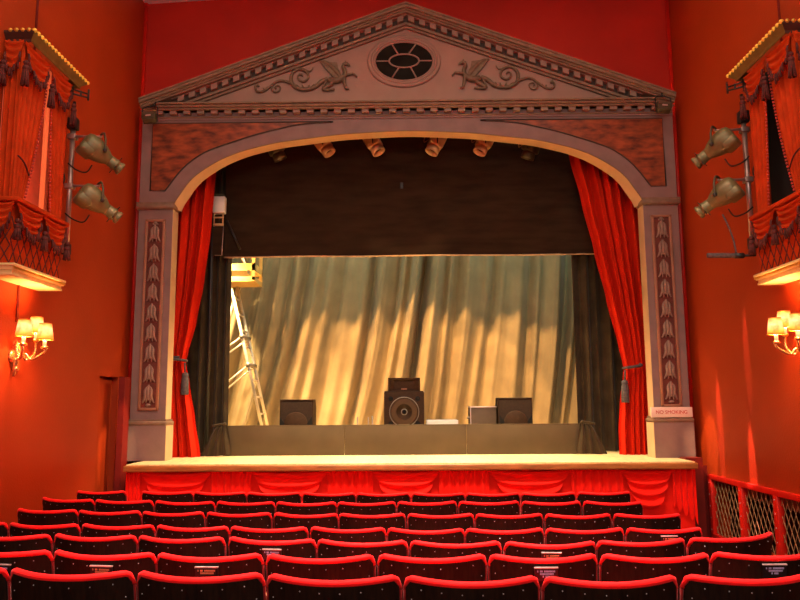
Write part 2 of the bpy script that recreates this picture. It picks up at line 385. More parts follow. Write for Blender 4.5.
# pediment
ZH0, ZH1, ZA, XT = 5.66, 5.845, 7.185, 3.60
part(MB().prism([(-3.4,5.80),(3.4,5.80),(0,ZA-.12)], YP-.03, PB), 'tympanum', M['pink'], pro)
part(MB().box(-XO,XO,YP-.02,PB,ZH0-.03,5.775), 'frieze', M['mauve'], pro)
dn = MB(); k = 39; poly = [(-XO,5.745),(XO,5.745),(XO,5.733)]
for i in range(k):
    x = XO-.07-(2*XO-.14)*i/(k-1); poly += [(x+.046,5.733),(x+.046,5.690),(x-.046,5.690),(x-.046,5.733)]
poly += [(-XO,5.733)]
dn.prism(poly, YP-.10, YP-.015)
part(dn, 'dentil_molding', M['husk'], pro)
cn = MB(); cn.rbox(-XO,XO,YP-.04,PB,5.655,5.675,.008); cn.rbox(-XT,XT,YP-.14,PB,5.733,5.76,.010); cn.rbox(-XT,XT,YP-.17,PB,5.76,5.795,.012); cn.prism([(-XT,5.795),(XT,5.795),(XT,5.815),(-XT,5.815)], YP-.20, PB)
part(cn, 'horizontal_cornice', M['stone'], pro)
SL = (ZA-ZH1)/XT; TH = math.atan(SL)
def chev(mb, o0, o1, yf, xt=XT):
    z0, z1 = ZA-o0, ZA-o1; e0, e1 = z0-SL*xt, z1-SL*xt
    for s in (-1,1): mb.prism([(0,z0),(s*xt,e0),(s*xt,e1),(0,z1)], yf, PB)
rk = MB(); chev(rk,0,.022,YP-.29); chev(rk,.022,.062,YP-.272); chev(rk,.062,.082,YP-.232); chev(rk,.082,.106,YP-.205)
part(rk, 'raking_cornice', M['stone'], pro)
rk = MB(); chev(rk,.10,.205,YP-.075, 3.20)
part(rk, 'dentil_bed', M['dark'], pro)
rk = MB(); chev(rk,.200,.238,YP-.105,3.02); chev(rk,.238,.272,YP-.07,2.93)
part(rk, 'bed_moulding', M['stone'], pro)
dn = MB(); ZR = lambda x, o: ZA-o-SL*abs(x)
up_ = [(-3.2,ZR(3.2,.100)),(0,ZR(0,.100)),(3.2,ZR(3.2,.100)),(3.2,ZR(3.2,.115))]; lo = []
for i in range(20,-1,-1):
    x = .075+i*.150; lo += [(x+.041,ZR(x+.041,.115)),(x+.041,ZR(x+.041,.185)),(x-.041,ZR(x-.041,.185)),(x-.041,ZR(x-.041,.115))]
lo2 = [(-a_,b_) for a_,b_ in lo[::-1]]
dn.prism(up_+lo+[(0,ZR(0,.115))]+lo2+[(-3.2,ZR(3.2,.115))], YP-.145, YP-.06)
part(dn, 'raking_dentil_molding', M['husk'], pro)
# oval window in the pediment
OC = V((-.028,YP-.035,6.44)); YW = YP-.035
def ell(a, b, y, n=48): return [(OC.x+1.06*a*cos(2*pi*i/n), y, OC.z+1.06*b*sin(2*pi*i/n)) for i in range(n)]
ov = MB(); ov.tube(ell(.455,.335,YW), .030, 8, closed=True); ov.tube(ell(.415,.300,YW-.012), .020, 8, closed=True); ov.tube(ell(.385,.270,YW-.005), .016, 8, closed=True)
ovo = part(ov, 'oval_window_frame', M['pink'], pro)
g = MB(); e = ell(.385,.27,YW-.006); g.add(e, [tuple(range(len(e)))]); part(g, 'glass', M['glassdk'], ovo)
gb = MB(); gb.tube(ell(.195,.092,YW-.018), .012, 6, closed=True)
for a, b in (((.20,0),(.385,0)),((-.20,0),(-.385,0)),((.055,.088),(.165,.243)),((-.075,.088),(-.165,.243)),((.085,-.085),(.165,-.243)),((-.065,-.085),(-.165,-.243))):
    gb.tube([(OC.x+a[0],YW-.016,OC.z+a[1]),(OC.x+b[0],YW-.016,OC.z+b[1])], .011, 6)
part(gb, 'glazing_bars', M['pink'], ovo)
# the two griffin reliefs
YG = YP-.04
def gp(u, v, dy=0.0):
    q = aY(250+u/6.667, 40+v/6.667, YG); return V((q.x, YG-dy, q.z))
def griffin(mir):
    def T(p): p = V(p); return V((p.x*(-1 if mir else 1)-(.05 if mir else 0), p.y, p.z))
    def P(lst, dy=.012): return smooth_path([T(gp(u,v,dy)) for u,v in lst], 4)
    g = MB()
    def limb(lst, r0, r1, dy=.012, mid=None):
        p = P(lst, dy); k = len(p); rs = []
        for i in range(k):
            t = i/(k-1); r = r0+(r1-r0)*t
            if mid: r += mid*sin(pi*t)
            rs.append(r)
        g.tube(p, rs, 7)
    limb([(520,262),(480,278),(440,312),(400,328),(350,332),(310,320),(282,295),(275,260),(285,222),(320,197),(360,202),(388,230),(385,262),(357,279),(328,268),(322,242),(340,231),(354,244)], .034, .010)
    limb([(292,302),(260,285),(215,273),(180,279),(150,300),(120,325),(80,346),(45,342),(36,316),(50,300),(60,312)], .020, .014)
    limb([(165,292),(147,312),(150,338),(172,350),(195,340),(202,316),(180,305),(165,320),(178,327)], .013, .009)
    limb([(375,205),(400,210),(415,198),(420,185)], .012, .006); limb([(50,298),(45,285),(50,278)], .010, .006)
    for u,v,w_,h_ in ((330,322,-25,-22),(360,328,-12,-26),(390,326,6,-26),(415,318,14,-22),(95,340,-8,-18),(110,330,8,-16)):
        limb([(u,v),(u+w_*.5,v+h_*.7),(u+w_,v+h_)], .016, .005)
    limb([(525,268),(565,275),(600,268),(630,243)], .038, .034, .02, .012)      # trunk
    limb([(628,250),(634,215),(622,190),(624,172)], .034, .022, .022)           # neck
    limb([(622,170),(640,162),(655,168),(668,177)], .026, .007, .024, .006)     # head and beak
    limb([(630,160),(637,148),(634,140)], .012, .005); limb([(643,160),(652,150)], .010, .004)
    limb([(628,240),(630,280),(636,310),(640,326),(662,330)], .030, .012, .02)  # standing fore leg
    limb([(640,235),(665,232),(690,228),(704,240),(714,250)], .024, .010, .02)  # raised fore leg
    limb([(535,268),(550,288),(520,312),(488,332),(520,336),(566,332)], .040, .013, .018)
    limb([(510,275),(495,300),(484,328)], .022, .012, .012)
    # wing: feathered fan
    for i in range(7):
        t = i/6
        limb([(602-8*t,262-20*t),(592-30*t,225-35*t+10*t),(575-62*t+0,200-45*t),(560-95*t+28*(1-t)**2,238-93*t)], .020, .010, .02, .010)
    wp = [gp(u,v,.03) for u,v in ((468,146),(582,156),(592,205),(612,262),(572,268),(522,215),(497,186))]
    fr = [T(p) for p in wp]; bk = [T((p.x,YG,p.z)) for p in wp]; k = len(fr)
    g.add(fr+bk, [tuple(range(k))]+[(i,(i+1) % k,(i+1) % k+k,i+k) for i in range(k)])
    return g
for mir in (False, True):
    o = part(griffin(mir), 'griffin_relief', M['griffin'], pro)

# no smoking sign
sg = thing('no_smoking_sign', 'cream sign reading NO SMOKING at the foot of the right pilaster', 'sign', (3.365,9.62,1.61))
part(MB().rbox(3.105,3.635,9.565,9.60,1.555,1.685,.004), 'board', M['sign'], sg)
def text_mesh(txt, size, name, material, parent, mx, depth=.002):
    cu = bpy.data.curves.new(name+'_tmp', 'FONT'); cu.body = txt; cu.size = size; cu.align_x = 'CENTER'; cu.align_y = 'CENTER'; cu.extrude = depth
    ob = bpy.data.objects.new(name+'_tmp', cu); COL.objects.link(ob); bpy.context.view_layer.update()
    me = bpy.data.meshes.new_from_object(ob.evaluated_get(bpy.context.evaluated_depsgraph_get()))
    bpy.data.objects.remove(ob); bpy.data.curves.remove(cu)
    me.transform(mx); off = V((0,0,0)); r = parent
    while r is not None: off += V(r.location); r = r.parent
    me.transform(Matrix.Translation(-off))
    o = bpy.data.objects.new(name, me); COL.objects.link(o); me.materials.clear(); me.materials.append(material); o.parent = parent; return o
text_mesh('NO SMOKING', .064, 'lettering', M['signred'], sg, Matrix.Translation((3.365,9.563,1.62)) @ Matrix.Rotation(pi/2,4,'X'))

# ------------------------------------------------------------------ house curtains
tabR = [(ZS+.012,2.865),(1.38,2.872),(1.78,2.905),(2.08,2.955),(2.215,2.972),(2.53,2.916),(3.16,2.78),(3.87,2.63),(4.59,2.478),(5.26,2.334),(5.75,2.25)]
tabL = [(ZS+.012,2.865),(1.55,2.953),(2.02,3.038),(2.34,3.10),(2.44,3.08),(2.92,2.97),(3.49,2.876),(4.2,2.798),(5.16,2.752),(5.75,2.74)]
def house_tab(s, tab, ztie, folds, label):
    root = thing('house_curtain', label, 'curtain', (s*3.1,10.22,ZS), 'red house curtains')
    H = 5.75-ZS
    xo_ = 3.40
    def fn(u, v):
        z = 5.75-v*H; xi = lerp_table(tab, z); g = 1-.55*math.exp(-((z-ztie)/.45)**2)
        if z < ztie: g = .55+.45*min(1,(ztie-z)/.9)
        uu = u+.045*sin(u*11+1.3)*(1-u)*u*3
        ph = uu*folds*2*pi+.9*sin(z*1.1+u*5)*.35
        x = xi+(xo_-xi)*u; wdt = (xo_-xi)/folds
        y = 10.22+g*(.060*sin(ph)+.020*sin(2.3*ph+1.0))
        return V((s*(x+wdt*.16*cos(ph)*u), y, z))
    part(MB().grid(fn, 150, 70), 'curtain_panel', M['tab'], root)
    xi = lerp_table(tab, ztie)
    t = MB().tube(smooth_path([(s*(xi-.015),10.20,ztie),(s*(xi+.02),10.10,ztie+.005),(s*(xi+.2),10.09,ztie+.03),(s*3.16,10.12,ztie+.05)],4), .019, 8)
    tb = part(t, 'tieback_cord', M['tassel'], root)
    zt = ztie-.03; xt = xi-.01
    ts = MB(); ts.tube([(s*xt,10.13,zt),(s*(xt-.012),10.12,zt-.16)], .012, 6); ts.lathe([(.012,.0),(.042,-.02),(.046,-.05),(.040,-.07),(.050,-.09),(.056,-.30),(.05,-.31)], Matrix.Translation((s*(xt-.015),10.12,zt-.13)), 14)
    part(ts, 'tassel', M['tassel'], tb)
    return root
house_tab(1, tabR, 2.215, 6, 'wide red velvet house curtain tied back against the right side of the arch')
house_tab(-1, tabL, 2.36, 4, 'narrow red velvet house curtain tied back against the left side of the arch')

# ------------------------------------------------------------------ stage masking
def fold_sheet(x0, x1, z0, z1, y, folds, amp, seed, top=1.0):
    rnd = random.Random(seed); ph = [rnd.uniform(0,6.28) for _ in range(4)]
    def fn(u, v):
        z = z1+(z0-z1)*v
        a = sin(u*folds*2*pi+ph[0]+.5*sin(v*2+ph[1]))+.45*sin(u*folds*3.7+ph[2]+v*1.3)+.3*sin(u*folds*9.1+ph[3])
        return V((x0+(x1-x0)*u, y+amp*a*(top+(1-top)*v), z))
    return fn
def leg_left(u, v):
    p = fold_sheet(-3.75,-2.635,ZS+.012,6.6,10.80,9,.04,3)(u,v); return p
o = MB().grid(leg_left, 110, 12).build('masking_leg_curtain', M['leg'], loc=(-3.1,10.72,ZS)); tag(o,'dark velour leg curtain hanging in the left wing beside the ladder','stage drape','dark leg curtains in the wings')
o = MB().grid(fold_sheet(2.435,3.75,ZS+.012,6.6,10.80,8,.04,5), 110, 12).build('masking_leg_curtain', M['leg'], loc=(3.1,10.72,ZS)); tag(o,'dark velour leg curtain hanging in the right wing behind the wider red curtain','stage drape','dark leg curtains in the wings')
bd = thing('border_drape', 'wide black border drape hanging across the top of the stage opening', 'stage drape', (0,10.64,3.91))
def bfn(u, v):
    x = -2.715+5.9*u; k = max(0,(x-2.0)/1.0)
    return V((x, 10.64+.006*sin(x*9+v*2)+.02*k*sin(x*16+v*5)-.03*k*v, 6.3+(3.912-6.3)*v+.004*sin(x*3)))
part(MB().grid(bfn, 120, 20), 'cloth', M['black'], bd)
part(MB().tube([(-2.715+5.9*i/40, 10.635, 3.908+.004*sin((-2.715+5.9*i/40)*3)) for i in range(41)], .012, 6), 'lit_hem_line', M['tan'], bd)  # tan tube stands in for the lit line along the hem
part(MB().tube([(-2.68,10.615,4.46),(-2.47,10.61,4.02)], .020, 4), 'strap', M['blackm'], bd)
part(MB().box(-.10,-.06,10.620,10.632,4.93,5.02), 'patch', M['blackm'], bd)
# backdrop
def dfn(u, v):
    t = 1-v; x0 = -4.4+8.8*u; h = v
    lean = (.42+.42*max(0,min(1,(2.2-x0)/5)))*(h**1.9)
    a = 1.7*abs(sin(x0*pi*1.75+.9*sin(x0*1.7)+.25*sin(v*2.5)))**.85+.55*sin(x0*2*pi*3.3+1.2+.6*sin(v*2.2))+.45*abs(sin(x0*pi*4.7+.4+v*.8))-.6
    amp = .17*(.80+.40*sin(x0*2.3+.7))
    return V((x0-lean+.03*sin(v*5+x0*4)*v, 13.1-amp*a, 6.2+(ZS+.01-6.2)*v))
o = MB().grid(dfn, 420, 30).build('backdrop_curtain', M['drape'], loc=(0,13.1,ZS)); tag(o,'grey-green full-width backdrop curtain with sweeping folds across the back of the stage','stage drape')
# low groundrow board and the black cloths tied at its ends
gr = thing('groundrow_board', 'low grey masking board standing across the stage in front of the speakers', 'masking board', (-.09,10.41,ZS))
for k in range(3):
    a, b = -2.60+k*1.70, -2.60+(k+1)*1.70
    part(MB().rbox(a+.002,b-.002,10.40,10.43,ZS+.002,1.452,.004), 'board_panel', M['ground'], gr)
part(MB().rbox(-2.60,2.50,10.395,10.435,1.450,1.462,.003), 'top_rail', M['ground'], gr)
for s, xa, lab in ((-1,-2.53,'black cloth bundle tied over the left end of the low masking board'),(1,2.37,'black cloth bundle tied over the right end of the low masking board')):
    def cf(u, v, s=s, xa=xa):
        wv = v**.8; x = xa-s*.02*v*0+s*u*(.16+.20*wv)-s*.06*wv*(1-u)
        return V((x, 10.35+.022*sin(u*20+v*2)-.02*v, 1.465-.03*u-(.40-.0*u)*v))
    cl = thing('masking_cloth', lab, 'cloth', (xa,10.34,ZS), 'black cloths on the masking board')
    part(MB().grid(cf, 50, 10), 'cloth', M['leg'], cl)
    part(MB().tube(smooth_path([(xa,10.34,1.47),(xa+s*.08,10.32,1.485),(xa+s*.2,10.33,1.46)],4), .014, 6).ball((xa+s*.03,10.335,1.485),.025,8,6), 'knot', M['leg'], cl)

# speakers and cases behind the board
def wedge(x0, x1, zt, label):
    r = thing('stage_monitor', label, 'speaker', ((x0+x1)/2,10.9,ZS), 'stage monitors behind the board')
    part(MB().prism([(10.84,ZS),(11.24,ZS),(11.24,zt-.12),(11.15,zt),(10.86,zt)], x0, x1, lambda a,y,b: V((y,a,b))), 'cabinet', M['spk'], r)
    part(MB().box(x0+.02,x1-.02,10.825,10.843,ZS+.03,zt-.03), 'grille', M['grillecloth'], r)
    part(MB().rbox(x0-.003,x1+.003,10.835,11.15,zt-.004,zt+.008,.003), 'top_edge', M['greyc'], r)
    xc = (x0+x1)/2
    part(MB().lathe([(.17,0),(.175,.006),(.165,.012)], at((xc,10.826,ZS+.42),(0,-1,0)), 24), 'driver_ring', M['spk'], r)
    for e in (-1,1): part(MB().prism([(xc+e*.235,zt-.36),(xc+e*.235,zt-.24),(xc+e*.15,zt-.36)], 10.815, 10.83), 'port', M['spkblack'], r)
wedge(-1.887,-1.403,1.815,'black wedge stage monitor standing alone left of the central loudspeaker')
wedge(1.304,1.80,1.82,'black wedge stage monitor standing beside the grey case right of centre')
sp = thing('loudspeaker', 'brown bass loudspeaker cabinet with a round cone at the centre of the stage', 'speaker', (-.07,11.3,ZS))
part(MB().rbox(-.377,.234,11.30,11.85,ZS,1.94,.012), 'cabinet', M['spk'], sp)
cz = 1.625; cxx = -.07
cn_ = part(MB().lathe([(.222,0),(.229,.008),(.222,.012),(.216,.010),(.214,.004)], at((cxx,11.302,cz),(0,-1,0)), 40, cap=False), 'driver_ring', M['silver'], sp)
part(MB().lathe([(.216,.008),(.18,.012),(.06,.004),(.001,.004)], at((cxx,11.302,cz),(0,-1,0)), 36), 'cone', M['cone'], sp)
dc = part(MB().lathe([(.050,.006),(.048,.016),(.038,.016)], at((cxx,11.302,cz),(0,-1,0)), 24, cap=False), 'dust_ring', M['silver'], sp)
part(MB().lathe([(.03,.004),(.026,.018),(.001,.024)], at((cxx,11.302,cz),(0,-1,0)), 20), 'dust_cap', M['spkblack'], sp)
for dx in (-.205,.205):
    for z in (1.825,1.45): part(MB().lathe([(.036,0),(.036,.005),(.001,.005)], at((cxx+dx,11.300,z),(0,-1,0)), 18), 'port', M['spkblack'], sp)
for x in (-.377,.234): part(MB().ball((x,11.31,1.93),.014,8,6), 'corner_protector', M['silver'], sp)
hn = thing('horn_speaker', 'small dark horn cabinet sitting on top of the central loudspeaker', 'speaker', (-.07,11.32,1.942))
part(MB().box(-.315,.175,11.36,11.75,1.942,2.142).box(-.315,.175,11.32,11.36,2.118,2.142).box(-.315,.175,11.32,11.36,1.942,1.955).box(-.315,-.285,11.32,11.36,1.942,2.142).box(.145,.175,11.32,11.36,1.942,2.142), 'cabinet', M['spk'], hn)
fl_ = MB(); A = [(-.285,1.955),(.145,1.955),(.145,2.118),(-.285,2.118)]; B = [(-.12,1.985),(-.02,1.985),(-.02,2.06),(-.12,2.06)]
fl_.add([V((a,11.325,b)) for a,b in A]+[V((a,11.42,b)) for a,b in B], [(0,1,5,4),(1,2,6,5),(2,3,7,6),(3,0,4,7),(4,5,6,7)])
part(fl_, 'horn_flare', M['spk'], hn)
part(MB().rbox(-.115,-.025,11.335,11.35,1.958,1.985,.004), 'badge', M['frameor'], hn)
cs = thing('equipment_case', 'plain grey equipment case left of the right stage monitor', 'case', (1.1,11.0,ZS))
part(MB().rbox(.905,1.285,10.92,11.4,ZS,1.692,.010), 'body', M['greyc'], cs)
part(MB().rbox(.897,1.292,10.912,11.408,1.684,1.702,.004).box(.897,.912,10.912,10.93,ZS+.0,1.69), 'lid', M['chrome'], cs)
part(MB().tube([(.90,10.95,1.545),(.865,10.95,1.545),(.865,10.95,1.515)], .012, 6), 'latch', M['silver'], cs)
o = MB().rbox(.263,.729,11.0,11.45,ZS,1.505,.01).build('white_box', M['white'], loc=(.5,11.2,ZS)); tag(o,'low white box showing just above the board right of the central loudspeaker','box')
for k, (px, h) in enumerate(((358,417),(369,417),(373,416))):
    p = aY(px, h, 11.1)
    st = thing('microphone_stand', ['chrome stand stub furthest from the central loudspeaker','middle one of three chrome stand stubs left of the central loudspeaker','chrome stand stub closest to the central loudspeaker'][k], 'stand', (p.x,11.1,ZS), 'small stands by the loudspeaker')
    part(MB().lathe([(.05,0),(.05,.015),(.02,.03)], Matrix.Translation((p.x,11.1,ZS)), 16), 'base', M['blackm'], st)
    part(MB().tube([(p.x,11.1,ZS+.02),(p.x-.01,11.1,p.z)], .010, 8), 'pole', M['silver'], st)

# access ladder with a cage on top
ld = thing('access_tower', 'bare metal access ladder with a timber-yellow cage beside the left wing', 'ladder', (-2.7,12.3,ZS))
def lp(t, dy): return V((-2.30-.665*t, 12.3+dy, ZS+(3.80-ZS)*t))
for dy in (-.24,.24): part(MB().tube([lp(0,dy),lp(1,dy)], .026, 8), 'rail', M['alu'], ld)
for k in range(1,10):
    t = k/10; part(MB().tube([lp(t,-.24),lp(t,.24)], .017, 6), 'rung', M['alu'], ld)
for dy in (-.24,.24): part(MB().tube([lp(.98,dy),V((-3.62,12.3+dy,ZS))], .024, 8), 'rear_rail', M['alu'], ld)
for t0, (x1,z1) in ((.49,(-3.15,1.96)),(.66,(-3.10,2.60))):
    for dy in (-.24,.24): part(MB().tube([lp(t0,dy),V((x1,12.3+dy,z1))], .015, 6), 'brace', M['alu'], ld)
for t0 in (.49,.66,.02):
    part(MB().lathe([(.042,-.28),(.042,.28)], at(lp(t0,0),(0,1,0)), 10), 'coupler', M['silver'], ld)
cg = MB(); bx0, bx1, by0, by1, bz = -3.14, -2.53, 11.95, 12.6, 3.79
for z, hh in ((bz,.06),(bz+.16,.12),(bz+.75,.06)):
    cg.box(bx0,bx1,by0,by0+.03,z,z+hh); cg.box(bx0,bx1,by1-.03,by1,z,z+hh); cg.box(bx1-.03,bx1,by0,by1,z,z+hh); cg.box(bx0,bx0+.03,by0,by1,z,z+hh)
for x in (bx0,bx1-.05):
    for y in (by0,by1-.05): cg.box(x,x+.05,y,y+.05,bz,bz+.81)
cage = part(cg, 'cage', M['yellow'], ld)
part(MB().tube([(bx0+.28,by0+.02,bz+.62),(bx1-.09,by0+.02,bz+.10)], .022, 6).tube([(bx0+.09,by0+.02,bz+.2),(bx0+.09,by0+.02,bz+.78)], .03, 6), 'cage_strut', M['white'], cage)
part(MB().box(bx0,bx1,by0,by1,bz-.02,bz+.004), 'deck', M['yellow'], cage)

# ------------------------------------------------------------------ stage lanterns
def spotlight(name, pos, aim, label, group, size=1.0, body='olive', dark='olivedk', hook=None, arm=None, fins=True):
    """profile spotlight: pos = yoke pivot at body middle; hook = point it hangs from"""
    pos = V(pos); d = (V(aim)-pos).normalized(); S = size
    r = thing(name, label, 'spotlight', pos, group)
    mx = at(pos, d)
    part(MB().lathe([(.001,-.20*S),(.06*S,-.20*S),(.095*S,-.185*S),(.112*S,-.15*S),(.115*S,-.06*S),(.098*S,.0),(.078*S,.05*S),(.060*S,.08*S),(.056*S,.10*S)], mx, 20), 'lamp_house', M[body], r)
    part(MB().rbox(-.10*S,.10*S,-.118*S,-.02*S,-.20*S,-.05*S,.03*S,mx), 'lamp_tray', M[body], r)
    part(MB().lathe([(.056*S,.08*S),(.058*S,.15*S),(.064*S,.155*S),(.064*S,.175*S),(.056*S,.18*S),(.056*S,.205*S),(.066*S,.21*S),(.066*S,.235*S),(.05*S,.235*S),(.05*S,.22*S)], mx, 18, cap=False), 'lens_tube', M[body], r)
    part(MB().lathe([(.052*S,.222*S),(.03*S,.228*S),(.001,.230*S)], mx, 16), 'lens', M['lens'], r)
    if fins:
        for a in (0,pi/2,pi,3*pi/2):
            fn_ = MB()
            m2 = mx @ Matrix.Rotation(a+.6,4,'Z'); fn_.box(.060*S,.098*S,-.012*S,.012*S,.165*S,.172*S,m2); part(fn_, 'shutter', M['blackm'], r)
    x = V((mx[0][0],mx[1][0],mx[2][0])); up_ = V((0,0,1))
    k = [pos+x*.122*S, pos+x*.128*S+up_*.10*S, pos+x*.075*S+up_*.185*S, pos+up_*.20*S, pos-x*.075*S+up_*.185*S, pos-x*.128*S+up_*.10*S, pos-x*.122*S]
    yk = part(MB().tube(smooth_path(k,4), .011*S, 8), 'yoke', M[dark], r)
    for e_ in (1,-1): part(MB().ball(pos+x*e_*.125*S,.022*S,8,6), 'yoke_knob', M['blackm'], yk)
    if hook is not None:
        h = V(hook); t_ = pos+up_*.20*S
        part(MB().tube([t_-V((0,0,.01)), t_+V((0,0,.03)), h], .012, 8), 'arm', M['pole'], r)
        part(MB().rbox(h.x-.03,h.x+.03,h.y-.03,h.y+.03,h.z-.025,h.z+.025,.008), 'clamp', M['blackm'], r)
    return r
def arch_lantern(pos, aim, label, body='tan'):
    pos = V(pos); d = (V(aim)-pos).normalized(); mx = at(pos, d)
    r = thing('stage_lantern', label, 'stage light', pos, 'lanterns hanging behind the top of the arch')
    part(MB().rbox(-.105,.105,-.105,.105,-.20,.03,.025,mx), 'lamp_house', M[body], r)
    part(MB().lathe([(.085,.02),(.098,.05),(.100,.13),(.088,.13),(.08,.06)], mx, 18, cap=False), 'lens_tube', M[body], r)
    part(MB().lathe([(.074,.07),(.04,.085),(.001,.09)], mx, 16), 'lens', M['lens'], r)
    x = V((mx[0][0],mx[1][0],mx[2][0])); u_ = V((0,0,1))
    part(MB().tube(smooth_path([pos+x*.10, pos+x*.105+u_*.10, pos+u_*.2, pos-x*.105+u_*.10, pos-x*.10],4), .010, 6).tube([pos+u_*.2,(pos.x,pos.y,5.74)], .012, 6), 'yoke', M['blackm'], r)
    part(MB().tube(smooth_path([pos-d*.15, pos-d*.2+V((-.08,0,-.02)), pos+V((-.16,0,.05)), (pos.x-.12,pos.y,5.7)],4), .007, 6), 'cable', M['arm'], r)
    return r
bar = MB().tube([(-3.0,10.4,5.76),(3.0,10.4,5.76)], .024, 8).build('lighting_bar', M['blackm'], loc=(0,10.4,5.76)); tag(bar,'black pipe the stage lanterns hang from behind the top of the arch','lighting bar')
nm = ['dim stage lantern nearest the left end of the arch','second stage lantern from the left under the arch, tan and lit','third stage lantern from the left under the arch, left of centre','fourth stage lantern from the left under the arch, right of centre','fifth stage lantern from the left under the arch, tan and lit','dim stage lantern nearest the right end of the arch']
for (x, z, ax), lb in zip(((-1.911,5.44,-1.4),(-1.204,5.505,1.1),(-.467,5.515,1.3),(.415,5.51,-1.2),(1.12,5.50,-.6),(1.807,5.42,1.6)), nm):
    arch_lantern((x,10.4,z), (ax,9.9,2.2) if abs(x) < 1.5 else (ax+(.8 if x < 0 else -.8),11.0,2.5), lb, 'tan' if abs(x) < 1.5 else 'olivedk')  # dim end lanterns are coloured dark, lit middle ones bright tan
# flood on the boom in the left wing
bm_ = thing('side_boom', 'dark lighting pole standing in the left wing behind the red curtain', 'lighting pole', (-2.80,10.5,ZS))
part(MB().tube([(-2.86,10.5,ZS+.03),(-2.86,10.5,5.5)], .026, 10), 'pole', M['blackm'], bm_)
part(MB().lathe([(.12,0),(.12,.02),(.05,.04)], Matrix.Translation((-2.86,10.5,ZS)), 20), 'base', M['blackm'], bm_)
fd = thing('wing_floodlight', 'white-fronted floodlight on the pole in the left wing', 'floodlight', (-2.76,10.5,4.65))
part(MB().rbox(-2.85,-2.675,10.44,10.56,4.535,4.785,.012), 'housing', M['white'], fd)
part(MB().box(-2.835,-2.685,10.43,10.442,4.795,4.815).box(-2.835,-2.685,10.47,10.53,4.785,4.80), 'top_bracket', M['olivedk'], fd)
br = thing('barn_door_frame', 'small tan frame hanging under the white floodlight in the left wing', 'lighting accessory', (-2.76,10.48,4.40))
part(MB().tube([(-2.84,10.47,4.47),(-2.69,10.47,4.47)], .012, 6).tube([(-2.84,10.47,4.36),(-2.69,10.47,4.36)], .022, 6).tube([(-2.83,10.47,4.29),(-2.83,10.47,4.53)], .010, 6).tube([(-2.70,10.47,4.36),(-2.70,10.47,4.53)], .010, 6), 'frame', M['tan'], br)
dp = thing('cable_panel', 'dark hanging panel with a pale edge below the floodlight in the left wing', 'panel', (-2.76,10.46,3.9))
part(MB().box(-2.84,-2.685,10.455,10.47,3.90,4.33), 'panel_cloth', M['black'], dp)
part(MB().tube([(-2.683,10.452,4.33),(-2.70,10.452,3.90),(-2.80,10.452,3.90)], .008, 5), 'edge', M['pole'], dp)

